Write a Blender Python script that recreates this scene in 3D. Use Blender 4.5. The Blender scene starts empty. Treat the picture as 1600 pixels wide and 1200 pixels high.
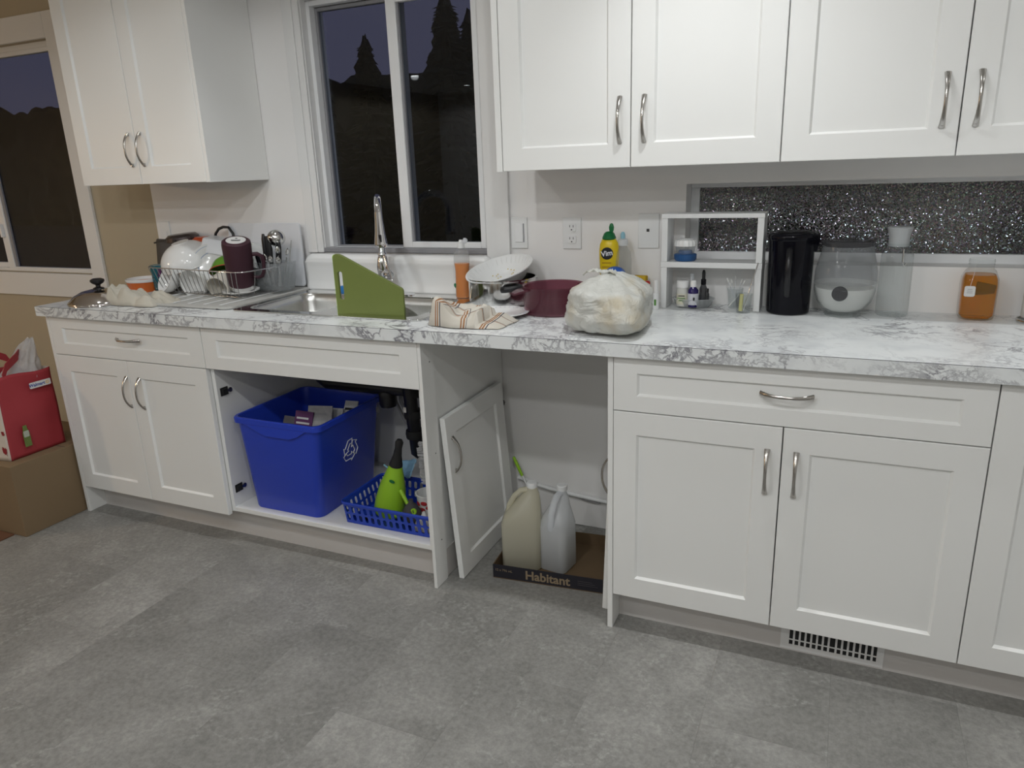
import bpy, math, random
from math import sin, cos, pi, radians as R
from mathutils import Vector, Matrix, noise, Euler

sc = bpy.context.scene
COL = sc.collection

# ------------------------------------------------------------------ camera
CAM = dict(pos=(2.9246, -2.5116, 1.3825), yaw=-0.4271, pitch=-0.2883, roll=-0.0374, f=1141.3)
def make_camera():
    y, p, r = CAM['yaw'], CAM['pitch'], CAM['roll']
    fwd = Vector((sin(y)*cos(p), cos(y)*cos(p), sin(p)))
    right = Vector((cos(y), -sin(y), 0)); up = right.cross(fwd)
    r2 = cos(r)*right + sin(r)*up; u2 = -sin(r)*right + cos(r)*up
    m = Matrix((r2, u2, -fwd)).transposed().to_4x4(); m.translation = Vector(CAM['pos'])
    cd = bpy.data.cameras.new('camera'); co = bpy.data.objects.new('camera', cd); COL.objects.link(co)
    cd.sensor_fit = 'HORIZONTAL'; cd.sensor_width = 36; cd.lens = CAM['f']/1600*36; cd.clip_start = .05; cd.clip_end = 200
    co.matrix_world = m; sc.camera = co
make_camera()

# ------------------------------------------------------------------ world, view
w = bpy.data.worlds.new('dusk'); sc.world = w; w.use_nodes = True
w.node_tree.nodes['Background'].inputs[0].default_value = (.52, .50, .80, 1)
w.node_tree.nodes['Background'].inputs[1].default_value = .105
sc.view_settings.view_transform = 'Standard'; sc.view_settings.look = 'None'
sc.view_settings.gamma = 1; sc.view_settings.use_curve_mapping = False
sc.view_settings.exposure = 0.12

# lamps: (x, y, watts) of the ceiling pot lights; the pendant hangs in the dining room
CEIL = 2.44
POTS = [(.95, -2.40, 18), (1.92, -2.20, 36), (2.95, -2.25, 36), (.7, -3.3, 9), (1.95, -3.25, 27), (3.2, -3.3, 27), (.6, -4.6, 8), (2.4, -4.6, 28), (-1.76, -5.3, 24), (-1.76, -6.63, 24)]  # third row is unseen, added as frontal fill for the niche
DOWN = [(.30, -.76, 3), (1.15, -.76, 24), (2.55, -.76, 29), (3.9, -.76, 28)]   # narrow-beam row above the counter front
POT_COL = (.985, 1.0, 1.0)
PENDANT = ((-1.62, -2.05, 1.62), 19, (1.0, .71, .45))

# ------------------------------------------------------------------ helpers
WP = {}                      # world origin of every parent used while building
def empty(name, loc=(0, 0, 0), label=None, cat=None, group=None):
    o = bpy.data.objects.new(name, None); COL.objects.link(o); o.empty_display_size = .05
    o.location = loc; WP[o] = Vector(loc); tag(o, label, cat, group); return o
def tag(o, label=None, cat=None, group=None, kind=None):
    if label: o['label'] = label
    if cat: o['category'] = cat
    if group: o['group'] = group
    if kind: o['kind'] = kind
    return o
def rrect(x0, x1, y0, y1, r, n=5):
    pts = []
    for cx, cy, a in ((x1-r, y1-r, 0), (x0+r, y1-r, 90), (x0+r, y0+r, 180), (x1-r, y0+r, 270)):
        for i in range(n+1):
            t = R(a + 90*i/n); pts.append((cx+r*cos(t), cy+r*sin(t)))
    return pts
def circ(cx, cy, rx, n=24, ry=None):
    ry = rx if ry is None else ry
    return [(cx+rx*cos(2*pi*i/n), cy+ry*sin(2*pi*i/n)) for i in range(n)]
class MB:
    def __init__(s): s.v = []; s.f = []; s.m = []; s.cur = 0
    def face(s, ids): s.f.append(ids); s.m.append(s.cur)
    def box(s, x0, x1, y0, y1, z0, z1, M=None):
        b = len(s.v)
        for p in ((x0,y0,z0),(x1,y0,z0),(x1,y1,z0),(x0,y1,z0),(x0,y0,z1),(x1,y0,z1),(x1,y1,z1),(x0,y1,z1)):
            s.v.append(M @ Vector(p) if M else Vector(p))
        for f in ((0,3,2,1),(4,5,6,7),(0,1,5,4),(1,2,6,5),(2,3,7,6),(3,0,4,7)): s.face([b+i for i in f])
        return s
    def loft(s, loops, cap0=True, cap1=True, M=None, closed=True):
        n = len(loops[0]); b = len(s.v)
        for L in loops:
            for p in L: s.v.append(M @ Vector(p) if M else Vector(p))
        for i in range(len(loops)-1):
            for j in range(n if closed else n-1):
                k = (j+1) % n; s.face([b+i*n+j, b+i*n+k, b+(i+1)*n+k, b+(i+1)*n+j])
        if cap0: s.face([b+j for j in range(n)][::-1])
        if cap1: s.face([b+(len(loops)-1)*n+j for j in range(n)])
        return s
    def lathe(s, prof, c=(0, 0, 0), n=32, M=None, cap0=True, cap1=True, sx=1, sy=1):
        loops = [[(c[0]+r*sx*cos(2*pi*i/n), c[1]+r*sy*sin(2*pi*i/n), c[2]+z) for i in range(n)] for r, z in prof]
        return s.loft(loops, cap0, cap1, M)
    def tube(s, path, rad, n=8, M=None, closed=False, cap=True):
        P = [Vector(p) for p in path]; m = len(P); loops = []; up = None
        for i in range(m):
            if closed: t = P[(i+1) % m] - P[i-1]
            else: t = P[min(i+1, m-1)] - P[max(i-1, 0)]
            t.normalize()
            if up is None: up = Vector((0, 0, 1)) if abs(t.z) < .9 else Vector((1, 0, 0))
            a = t.cross(up); a.normalize(); b = a.cross(t); b.normalize(); up = b
            r = rad[i] if isinstance(rad, (list, tuple)) else rad
            ra, rb = r if isinstance(r, (list, tuple)) else (r, r)
            loops.append([P[i] + a*ra*cos(2*pi*k/n) + b*rb*sin(2*pi*k/n) for k in range(n)])
        if closed: loops.append(loops[0])
        return s.loft(loops, cap and not closed, cap and not closed, M)
    def grid(s, fn, nu, nv, M=None):
        b = len(s.v)
        for i in range(nu+1):
            for j in range(nv+1):
                p = Vector(fn(i/nu, j/nv)); s.v.append(M @ p if M else p)
        for i in range(nu):
            for j in range(nv):
                a = b+i*(nv+1)+j; s.face([a, a+nv+1, a+nv+2, a+1])
        return s
    def prism(s, pts, z0, z1, M=None):
        return s.loft([[(x, y, z0) for x, y in pts], [(x, y, z1) for x, y in pts]], True, True, M)
    def build(s, name, mat, parent=None, smooth=None, bevel=0, solid=0, sub=0):
        me = bpy.data.meshes.new(name)
        if not s.v: raise ValueError(name)
        xs = [v.x for v in s.v]; ys = [v.y for v in s.v]; zs = [v.z for v in s.v]
        org = Vector(((min(xs)+max(xs))/2, (min(ys)+max(ys))/2, min(zs)))
        me.from_pydata([v-org for v in s.v], [], s.f); me.validate(); 
        mats = mat if isinstance(mat, (list, tuple)) else [mat]
        for m_ in mats: me.materials.append(m_)
        if len(mats) > 1: me.polygons.foreach_set('material_index', s.m)
        import bmesh
        bm = bmesh.new(); bm.from_mesh(me)
        bmesh.ops.recalc_face_normals(bm, faces=bm.faces); bm.to_mesh(me); bm.free()
        if smooth is not None:
            me.polygons.foreach_set('use_smooth', [True]*len(me.polygons)); me.set_sharp_from_angle(angle=R(smooth))
        o = bpy.data.objects.new(name, me); COL.objects.link(o)
        link(o, org, parent)
        if bevel:
            b = o.modifiers.new('bevel', 'BEVEL'); b.width = bevel; b.segments = 2; b.limit_method = 'ANGLE'; b.angle_limit = R(40)
        if solid:
            q = o.modifiers.new('solid', 'SOLIDIFY'); q.thickness = solid; q.offset = 0
        if sub:
            q = o.modifiers.new('sub', 'SUBSURF'); q.levels = sub; q.render_levels = sub
        return o
def link(o, org, parent=None):
    WP[o] = Vector(org)
    if parent is not None:
        o.parent = parent; o.location = Vector(org) - WP[parent]
    else: o.location = org
def put(name, mesh, loc, parent, rot=(0, 0, 0)):
    o = bpy.data.objects.new(name, mesh); COL.objects.link(o); link(o, Vector(loc), parent); o.rotation_euler = rot; return o
def curve_mesh(name, splines, thick, mat, M, parent=None, bevel=0):
    """flat outline(s) with holes -> solid plate of the given thickness (built in XY, moved by M)"""
    cu = bpy.data.curves.new(name, 'CURVE'); cu.dimensions = '2D'; cu.fill_mode = 'BOTH'; cu.extrude = thick/2; cu.bevel_depth = bevel
    for pts in splines:
        sp = cu.splines.new('POLY'); sp.points.add(len(pts)-1); sp.use_cyclic_u = True
        for q, p in zip(sp.points, pts): q.co = (p[0], p[1], 0, 1)
    return _conv(cu, name, mat, M, parent)
def text_mesh(name, txt, size, mat, M, parent=None, thick=.0006, bold=0, shear=0, space=1):
    cu = bpy.data.curves.new(name, 'FONT'); cu.body = txt; cu.size = size; cu.extrude = thick/2; cu.align_x = 'CENTER'; cu.align_y = 'CENTER'
    cu.offset = bold; cu.shear = shear; cu.space_character = space; cu.resolution_u = 3
    return _conv(cu, name, mat, M, parent)
def _conv(cu, name, mat, M, parent):
    t = bpy.data.objects.new('tmp', cu); COL.objects.link(t)
    dg = bpy.context.evaluated_depsgraph_get(); me = bpy.data.meshes.new_from_object(t.evaluated_get(dg))
    bpy.data.objects.remove(t); me.name = name; me.materials.clear(); me.materials.append(mat)
    me.transform(M)
    xs = [v.co for v in me.vertices]
    org = Vector(((min(v.x for v in xs)+max(v.x for v in xs))/2, (min(v.y for v in xs)+max(v.y for v in xs))/2, min(v.z for v in xs)))
    me.transform(Matrix.Translation(-org))
    o = bpy.data.objects.new(name, me); COL.objects.link(o); link(o, org, parent); return o
def T(x, y, z): return Matrix.Translation((x, y, z))
def RX(a): return Matrix.Rotation(R(a), 4, 'X')
def RY(a): return Matrix.Rotation(R(a), 4, 'Y')
def RZ(a): return Matrix.Rotation(R(a), 4, 'Z')
def facing(x, y, z):        # XY drawing stood up in the XZ plane, readable from -Y
    return T(x, y, z) @ RX(90)

# ------------------------------------------------------------------ materials
def _new(name):
    m = bpy.data.materials.new(name); m.use_nodes = True; nt = m.node_tree
    return m, nt, nt.nodes['Principled BSDF']
def N(nt, t, **kw):
    n = nt.nodes.new(t)
    for k, v in kw.items():
        if k in n.inputs: n.inputs[k].default_value = v
        else: setattr(n, k, v)
    return n
def pbr(name, col, rough=.5, metal=0, bump=0, bscale=60, var=0, vscale=8, trans=0, ior=1.45, coat=0, spec=.5, alpha=1, emit=None, estr=0, sub=0, aniso=None):
    m, nt, b = _new(name); L = nt.links
    b.inputs['Base Color'].default_value = (*col, 1); b.inputs['Roughness'].default_value = rough; b.inputs['Metallic'].default_value = metal
    b.inputs['Transmission Weight'].default_value = trans; b.inputs['IOR'].default_value = ior; b.inputs['Coat Weight'].default_value = coat
    b.inputs['Specular IOR Level'].default_value = spec; b.inputs['Alpha'].default_value = alpha
    if sub: b.inputs['Subsurface Weight'].default_value = sub; b.inputs['Subsurface Radius'].default_value = (.01, .01, .01)
    if emit: b.inputs['Emission Color'].default_value = (*emit, 1); b.inputs['Emission Strength'].default_value = estr
    tc = N(nt, 'ShaderNodeTexCoord')
    if var:
        n = N(nt, 'ShaderNodeTexNoise', Scale=vscale, Detail=5.0, Roughness=.6); L.new(tc.outputs['Object'], n.inputs['Vector'])
        mx = N(nt, 'ShaderNodeMix', data_type='RGBA'); L.new(n.outputs['Fac'], mx.inputs['Factor'])
        mx.inputs[6].default_value = (*[c*(1-var) for c in col], 1); mx.inputs[7].default_value = (*[min(1, c*(1+var)) for c in col], 1)
        L.new(mx.outputs[2], b.inputs['Base Color'])
    if bump:
        mp = N(nt, 'ShaderNodeMapping'); L.new(tc.outputs['Object'], mp.inputs[0])
        if aniso: mp.inputs['Scale'].default_value = aniso
        n = N(nt, 'ShaderNodeTexNoise', Scale=bscale, Detail=4.0); L.new(mp.outputs[0], n.inputs['Vector'])
        bp = N(nt, 'ShaderNodeBump', Strength=bump, Distance=.002); L.new(n.outputs['Fac'], bp.inputs['Height']); L.new(bp.outputs[0], b.inputs['Normal'])
    return m
def thin_glass(name, tint=(1, 1, 1), ior=1.5, rough=.02, haze=0, hazecol=(.7, .7, .7), bump=0, bscale=30):
    """thin clear sheet: fresnel reflection over a tinted see-through body, optional milky haze"""
    m, nt, b = _new(name); L = nt.links; nt.nodes.remove(b); out = nt.nodes['Material Output']
    tr = N(nt, 'ShaderNodeBsdfTransparent'); tr.inputs[0].default_value = (*tint, 1)
    gl = N(nt, 'ShaderNodeBsdfGlossy'); gl.inputs['Roughness'].default_value = rough
    fr = N(nt, 'ShaderNodeFresnel'); mx = N(nt, 'ShaderNodeMixShader')
    ge = N(nt, 'ShaderNodeNewGeometry'); im = N(nt, 'ShaderNodeMix'); L.new(ge.outputs['Backfacing'], im.inputs[0]); im.inputs[2].default_value = ior; im.inputs[3].default_value = 1/ior; L.new(im.outputs[0], fr.inputs['IOR'])   # same thin sheet from both sides
    base = tr
    if haze:
        df = N(nt, 'ShaderNodeBsdfDiffuse'); df.inputs[0].default_value = (*hazecol, 1)
        tl = N(nt, 'ShaderNodeBsdfTranslucent'); tl.inputs[0].default_value = (*hazecol, 1)
        a = N(nt, 'ShaderNodeMixShader'); a.inputs[0].default_value = .5; L.new(df.outputs[0], a.inputs[1]); L.new(tl.outputs[0], a.inputs[2])
        h = N(nt, 'ShaderNodeMixShader'); h.inputs[0].default_value = haze; L.new(tr.outputs[0], h.inputs[1]); L.new(a.outputs[0], h.inputs[2]); base = h
    if bump:
        tc = N(nt, 'ShaderNodeTexCoord'); n = N(nt, 'ShaderNodeTexNoise', Scale=bscale, Detail=3.0); L.new(tc.outputs['Object'], n.inputs['Vector'])
        bp = N(nt, 'ShaderNodeBump', Strength=bump, Distance=.003); L.new(n.outputs['Fac'], bp.inputs['Height']); L.new(bp.outputs[0], gl.inputs['Normal'])
    L.new(fr.outputs[0], mx.inputs[0]); L.new(base.outputs[0], mx.inputs[1]); L.new(gl.outputs[0], mx.inputs[2]); L.new(mx.outputs[0], out.inputs[0])
    return m
def ramp(nt, src, stops):
    r = N(nt, 'ShaderNodeValToRGB'); nt.links.new(src, r.inputs[0]); e = r.color_ramp.elements
    while len(e) < len(stops): e.new(.5)
    for q, (p, c) in zip(e, stops): q.position = p; q.color = (*c, 1) if len(c) == 3 else c
    return r
def marble():
    m, nt, b = _new('marble_laminate'); L = nt.links
    tc = N(nt, 'ShaderNodeTexCoord'); mp = N(nt, 'ShaderNodeMapping'); mp.inputs['Scale'].default_value = (1, 1.15, 1.0); mp.inputs['Rotation'].default_value = (0, 0, R(25)); L.new(tc.outputs['Object'], mp.inputs[0])
    def vein(scale, dist, width, seed):
        n = N(nt, 'ShaderNodeTexNoise', Scale=scale, Detail=9.0, Roughness=.62, Distortion=dist, noise_dimensions='4D'); n.inputs['W'].default_value = seed; L.new(mp.outputs[0], n.inputs['Vector'])
        s = N(nt, 'ShaderNodeMath', operation='SUBTRACT'); L.new(n.outputs['Fac'], s.inputs[0]); s.inputs[1].default_value = .5
        a = N(nt, 'ShaderNodeMath', operation='ABSOLUTE'); L.new(s.outputs[0], a.inputs[0])
        return ramp(nt, a.outputs[0], [(0, (1, 1, 1)), (width, (0, 0, 0))])
    v1 = vein(7.0, 1.5, .032, 1.); v2 = vein(17, 1.1, .045, 5.)
    mk = N(nt, 'ShaderNodeTexNoise', Scale=4.5, Detail=3.0); L.new(mp.outputs[0], mk.inputs['Vector']); mkr = ramp(nt, mk.outputs['Fac'], [(.49, (0, 0, 0)), (.68, (1, 1, 1))])
    mul = N(nt, 'ShaderNodeMath', operation='MULTIPLY'); L.new(v2.outputs[0], mul.inputs[0]); L.new(mkr.outputs[0], mul.inputs[1])
    mk2 = N(nt, 'ShaderNodeTexNoise', Scale=3.2, Detail=2.0, noise_dimensions='4D'); mk2.inputs['W'].default_value = 9.; L.new(mp.outputs[0], mk2.inputs['Vector']); mk2r = ramp(nt, mk2.outputs['Fac'], [(.42, (0, 0, 0)), (.62, (1, 1, 1))])
    m1 = N(nt, 'ShaderNodeMath', operation='MULTIPLY'); L.new(v1.outputs[0], m1.inputs[0]); L.new(mk2r.outputs[0], m1.inputs[1])
    mxx = N(nt, 'ShaderNodeMath', operation='MAXIMUM'); L.new(m1.outputs[0], mxx.inputs[0]); L.new(mul.outputs[0], mxx.inputs[1])
    cl = N(nt, 'ShaderNodeTexNoise', Scale=9., Detail=4.0); L.new(mp.outputs[0], cl.inputs['Vector'])
    base = ramp(nt, cl.outputs['Fac'], [(.3, (.66, .685, .70)), (.48, (.78, .805, .81)), (.8, (.82, .84, .84))])
    mix = N(nt, 'ShaderNodeMix', data_type='RGBA'); L.new(mxx.outputs[0], mix.inputs['Factor']); L.new(base.outputs[0], mix.inputs[6]); mix.inputs[7].default_value = (.13, .125, .155, 1)
    L.new(mix.outputs[2], b.inputs['Base Color']); b.inputs['Roughness'].default_value = .28
    return m
def vinyl():
    m, nt, b = _new('vinyl_stone'); L = nt.links
    tc = N(nt, 'ShaderNodeTexCoord'); oi = N(nt, 'ShaderNodeObjectInfo')
    off = N(nt, 'ShaderNodeMath', operation='MULTIPLY'); L.new(oi.outputs['Random'], off.inputs[0]); off.inputs[1].default_value = 37.
    ad = N(nt, 'ShaderNodeVectorMath', operation='ADD'); L.new(tc.outputs['Object'], ad.inputs[0]); L.new(off.outputs[0], ad.inputs[1]); V = ad.outputs[0]
    n1 = N(nt, 'ShaderNodeTexNoise', Scale=3.2, Detail=8.0, Roughness=.6, Distortion=.4); L.new(V, n1.inputs['Vector'])
    n2 = N(nt, 'ShaderNodeTexNoise', Scale=70., Detail=6.0, Roughness=.75); L.new(V, n2.inputs['Vector'])
    base = ramp(nt, n1.outputs['Fac'], [(.30, (.208, .205, .193)), (.52, (.252, .248, .235)), (.70, (.325, .320, .305))])
    fine = ramp(nt, n2.outputs['Fac'], [(.32, (.72, .72, .72)), (.5, (1, 1, 1)), (.68, (1.30, 1.30, 1.28))])
    mul = N(nt, 'ShaderNodeMix', data_type='RGBA', blend_type='MULTIPLY'); mul.inputs['Factor'].default_value = .8; L.new(base.outputs[0], mul.inputs[6]); L.new(fine.outputs[0], mul.inputs[7])
    vn = N(nt, 'ShaderNodeTexNoise', Scale=2.4, Detail=7.0, Roughness=.55, Distortion=.6); L.new(V, vn.inputs['Vector'])
    s = N(nt, 'ShaderNodeMath', operation='SUBTRACT'); L.new(vn.outputs['Fac'], s.inputs[0]); s.inputs[1].default_value = .5
    a = N(nt, 'ShaderNodeMath', operation='ABSOLUTE'); L.new(s.outputs[0], a.inputs[0]); vr = ramp(nt, a.outputs[0], [(0, (.85, .85, .85)), (.013, (0, 0, 0))])
    bk = ramp(nt, n2.outputs['Fac'], [(.45, (0, 0, 0)), (.62, (1, 1, 1))]); vm = N(nt, 'ShaderNodeMath', operation='MULTIPLY'); L.new(vr.outputs[0], vm.inputs[0]); L.new(bk.outputs[0], vm.inputs[1])
    mv = N(nt, 'ShaderNodeMix', data_type='RGBA'); L.new(vm.outputs[0], mv.inputs['Factor']); L.new(mul.outputs[2], mv.inputs[6]); mv.inputs[7].default_value = (.36, .36, .34, 1)
    rt = ramp(nt, oi.outputs['Random'], [(0, (.92, .92, .92)), (1, (1.08, 1.08, 1.08))])
    fm = N(nt, 'ShaderNodeMix', data_type='RGBA', blend_type='MULTIPLY'); fm.inputs['Factor'].default_value = 1; L.new(mv.outputs[2], fm.inputs[6]); L.new(rt.outputs[0], fm.inputs[7])
    L.new(fm.outputs[2], b.inputs['Base Color']); b.inputs['Roughness'].default_value = .48; b.inputs['Specular IOR Level'].default_value = .35
    bp = N(nt, 'ShaderNodeBump', Strength=.12, Distance=.002); L.new(n2.outputs['Fac'], bp.inputs['Height']); L.new(bp.outputs[0], b.inputs['Normal'])
    return m
def sparkle():
    m, nt, b = _new('obscure_glass'); L = nt.links
    tc = N(nt, 'ShaderNodeTexCoord'); v = N(nt, 'ShaderNodeTexVoronoi', Scale=330., feature='F1'); L.new(tc.outputs['Object'], v.inputs['Vector'])
    sb = N(nt, 'ShaderNodeVectorMath', operation='SUBTRACT'); L.new(v.outputs['Color'], sb.inputs[0]); sb.inputs[1].default_value = (.5, .5, .5)
    scl = N(nt, 'ShaderNodeVectorMath', operation='SCALE'); L.new(sb.outputs[0], scl.inputs[0]); scl.inputs['Scale'].default_value = .56
    ge = N(nt, 'ShaderNodeNewGeometry'); ad = N(nt, 'ShaderNodeVectorMath', operation='ADD'); L.new(ge.outputs['Normal'], ad.inputs[0]); L.new(scl.outputs[0], ad.inputs[1])
    nm = N(nt, 'ShaderNodeVectorMath', operation='NORMALIZE'); L.new(ad.outputs[0], nm.inputs[0]); L.new(nm.outputs[0], b.inputs['Normal'])
    b.inputs['Base Color'].default_value = (.006, .006, .009, 1); b.inputs['Roughness'].default_value = .15; b.inputs['IOR'].default_value = 2.6
    tm = N(nt, 'ShaderNodeMix', data_type='RGBA'); tm.inputs['Factor'].default_value = .35; tm.inputs[6].default_value = (1, 1, 1, 1); L.new(v.outputs['Color'], tm.inputs[7]); L.new(tm.outputs[2], b.inputs['Specular Tint'])
    return m
def towel_stripes():
    m, nt, b = _new('striped_cotton'); L = nt.links
    uv = N(nt, 'ShaderNodeUVMap'); uv.uv_map = 'UVMap'; sp = N(nt, 'ShaderNodeSeparateXYZ'); L.new(uv.outputs[0], sp.inputs[0])
    def band(axis, stops): return ramp(nt, sp.outputs[axis], stops)
    cr = (.60, .565, .50); br = (.33, .16, .075); nv = (.035, .035, .06)
    st = [(0, cr)]
    for c in (.16, .47, .78):
        for d, q in ((0, br), (.018, cr), (.032, br), (.050, cr), (.070, nv), (.080, cr)): st.append((c+d, q))
    def cramp(axis, stops):
        r = band(axis, stops); r.color_ramp.interpolation = 'CONSTANT'; return r
    a = cramp(0, st); c = cramp(1, [(0, cr), (.30, br), (.318, cr), (.33, nv), (.34, cr), (.72, br), (.738, cr), (.75, nv), (.76, cr)])
    mx = N(nt, 'ShaderNodeMix', data_type='RGBA', blend_type='DARKEN'); mx.inputs['Factor'].default_value = 1; L.new(a.outputs[0], mx.inputs[6]); L.new(c.outputs[0], mx.inputs[7]); L.new(mx.outputs[2], b.inputs['Base Color'])
    b.inputs['Roughness'].default_value = .95; b.inputs['Specular IOR Level'].default_value = .1
    n = N(nt, 'ShaderNodeTexNoise', Scale=400.); tc = N(nt, 'ShaderNodeTexCoord'); L.new(tc.outputs['Object'], n.inputs['Vector']); bp = N(nt, 'ShaderNodeBump', Strength=.3, Distance=.001); L.new(n.outputs[0], bp.inputs['Height']); L.new(bp.outputs[0], b.inputs['Normal'])
    return m
def film(name, col=(.82, .83, .80), clear=.25, stain=None):
    """crinkled translucent plastic film"""
    m, nt, b = _new(name); L = nt.links; out = nt.nodes['Material Output']
    b.inputs['Base Color'].default_value = (*col, 1); b.inputs['Roughness'].default_value = .3
    tc = N(nt, 'ShaderNodeTexCoord'); n = N(nt, 'ShaderNodeTexNoise', Scale=16., Detail=7.0, Roughness=.6, Distortion=2.2); L.new(tc.outputs['Object'], n.inputs['Vector'])
    bp = N(nt, 'ShaderNodeBump', Strength=.9, Distance=.014); L.new(n.outputs['Fac'], bp.inputs['Height']); L.new(bp.outputs[0], b.inputs['Normal'])
    if stain:
        n2 = N(nt, 'ShaderNodeTexNoise', Scale=9., Detail=3.0); L.new(tc.outputs['Object'], n2.inputs['Vector']); r = ramp(nt, n2.outputs['Fac'], [(.5, col), (.68, stain), (.75, col)]); L.new(r.outputs[0], b.inputs['Base Color'])
    tl = N(nt, 'ShaderNodeBsdfTranslucent'); tl.inputs[0].default_value = (*col, 1); a = N(nt, 'ShaderNodeMixShader'); a.inputs[0].default_value = .3; L.new(b.outputs[0], a.inputs[1]); L.new(tl.outputs[0], a.inputs[2])
    tr = N(nt, 'ShaderNodeBsdfTransparent'); c = N(nt, 'ShaderNodeMixShader'); c.inputs[0].default_value = clear; L.new(a.outputs[0], c.inputs[1]); L.new(tr.outputs[0], c.inputs[2]); L.new(c.outputs[0], out.inputs[0])
    return m

WHITE = pbr('cabinet_white', (.83, .835, .82), .38, bump=.03, bscale=250)
WALL = pbr('wall_white_paint', (.81, .80, .79), .75, bump=.06, bscale=300)
YEL = pbr('wall_yellow_paint', (.45, .39, .285), .75, bump=.06, bscale=300)
CEILM = pbr('ceiling_paint', (.90, .90, .89), .85, bump=.05, bscale=200)
REARM = pbr('rear_wall_paint', (.82, .81, .79), .85, bump=.05, bscale=200)
TRIM = pbr('trim_white', (.76, .76, .755), .45)
VINYLW = pbr('window_vinyl', (.78, .79, .80), .35)
GREYV = pbr('grey_track', (.26, .26, .275), .5)
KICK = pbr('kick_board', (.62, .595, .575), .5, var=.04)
MARBLE = marble(); FLOORM = vinyl(); SPARK = sparkle()
STEEL = pbr('stainless', (.60, .60, .585), .27, 1, bump=.05, bscale=40, aniso=(60, 1, 60))
STEEL2 = pbr('polished_steel', (.66, .66, .65), .12, 1)
RACKW = pbr('rack_wire', (.40, .40, .40), .22, 1)
CHROME = pbr('chrome', (.78, .78, .80), .06, 1)
NICKEL = pbr('brushed_nickel', (.50, .48, .455), .22, 1)
BLACK = pbr('black_plastic', (.012, .012, .014), .35)
MATTEB = pbr('matte_black', (.015, .015, .016), .7)
GLOSSB = pbr('gloss_black', (.004, .004, .007), .10, spec=.22)
DARKGAP = pbr('dark_seam', (.05, .048, .05), .8)
GLASSP = thin_glass('window_pane', (.80, .84, .88), 1.47, .0)
GLASS = thin_glass('clear_glass', (.955, .97, .97), 1.42, .03, .04, (.7, .72, .72))
GLASSF = thin_glass('misted_glass', (.92, .93, .94), 1.4, .10, .34, (.48, .50, .52), bump=.6)
PLASTC = thin_glass('clear_plastic', (.95, .96, .965), 1.4, .10, .24, (.66, .69, .71))
WATER = thin_glass('water', (.93, .95, .95), 1.33, .03)
MILKY = thin_glass('milky_plastic', (.92, .93, .93), 1.35, .25, .74, (.92, .94, .97))
MILKYT = thin_glass('yellowed_plastic', (.92, .90, .82), 1.35, .25, .72, (.88, .85, .71))
CERAM = pbr('white_ceramic', (.80, .805, .80), .12, coat=.3)
CREAM = pbr('cream_ceramic', (.70, .67, .60), .2, coat=.2)
PORC = pbr('white_plastic', (.76, .77, .77), .35)
SHEETW = pbr('white_sheet', (.82, .825, .82), .25)
BLUE = pbr('blue_plastic', (.020, .055, .50), .32, bump=.05, bscale=120)
BLUEB = pbr('blue_basket_plastic', (.015, .055, .45), .35)
LIME = pbr('lime_plastic', (.30, .56, .03), .35)
GREENB = pbr('green_board_plastic', (.160, .20, .052), .42, bump=.08, bscale=200, var=.08)
GREENG = pbr('green_glaze', (.10, .26, .02), .15, coat=.3)
REDG = pbr('red_plastic', (.42, .03, .02), .3)
ORNG = pbr('orange_glaze', (.62, .14, .025), .3, coat=.2)
REDO = pbr('red_orange_plastic', (.50, .085, .03), .35)
MAROON = pbr('maroon_enamel', (.045, .012, .022), .55, bump=.1, bscale=500)
TEAL = thin_glass('teal_glass', (.25, .60, .68), 1.45, .05, .35, (.10, .42, .52))
SMOKE = thin_glass('smoky_plastic', (.50, .50, .52), 1.45, .1, .45, (.16, .16, .17))
CRAN = thin_glass('cranberry_glass', (.62, .38, .44), 1.42, .05, .34, (.28, .11, .15))
AMBER = pbr('amber_tea', (.88, .40, .02), .05, trans=.85, ior=1.12)
SOAP = pbr('orange_soap', (.95, .29, .008), .1, trans=.12, ior=1.2)
YELLOWP = pbr('yellow_plastic', (.70, .52, .01), .3)
DGREEN = pbr('green_cap', (.005, .13, .035), .35)
AQUA = pbr('aqua_cap', (.25, .48, .58), .4)
SPONGEB = pbr('blue_sponge', (.03, .19, .50), .9, bump=.5, bscale=90)
SPONGEY = pbr('yellow_sponge', (.55, .36, .02), .9, bump=.5, bscale=90)
SCRUB = pbr('blue_scrubber', (.02, .12, .55), .35)
NAVY = pbr('navy_plastic', (.02, .09, .25), .4)
CARD = pbr('cardboard', (.215, .150, .085), .85, bump=.08, bscale=120, var=.06, vscale=3)
CARD2 = pbr('dark_cardboard', (.13, .085, .045), .9, bump=.08, bscale=120, var=.1, vscale=3)
REDC = pbr('reddish_card', (.14, .065, .035), .8, var=.08, vscale=5)
PRNT = pbr('black_print', (.016, .015, .022), .6)
TANP = pbr('tan_print', (.27, .205, .13), .7)
GREYP = pbr('grey_print', (.07, .065, .07), .7)
REDB = pbr('red_woven_bag', (.34, .034, .044), .6, bump=.35, bscale=26)
BAGW = pbr('white_bag_side', (.62, .55, .48), .6)
LEAFR = pbr('red_leaf_print', (.27, .015, .025), .6)
FILM = film('plastic_bag_film', (.85, .86, .82), .07, (.74, .66, .50)); FILM2 = film('clear_bag_film', (.75, .75, .76), .35)
PAPER = pbr('paper', (.66, .66, .65), .85); PAPERG = pbr('grey_paper', (.38, .37, .37), .85, var=.3, vscale=60); PURPP = pbr('purple_card', (.10, .02, .10), .6)
CLOTH = pbr('grey_cloth', (.52, .49, .42), .95, bump=.3, bscale=300, var=.08, vscale=20); TOWEL = towel_stripes()
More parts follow.
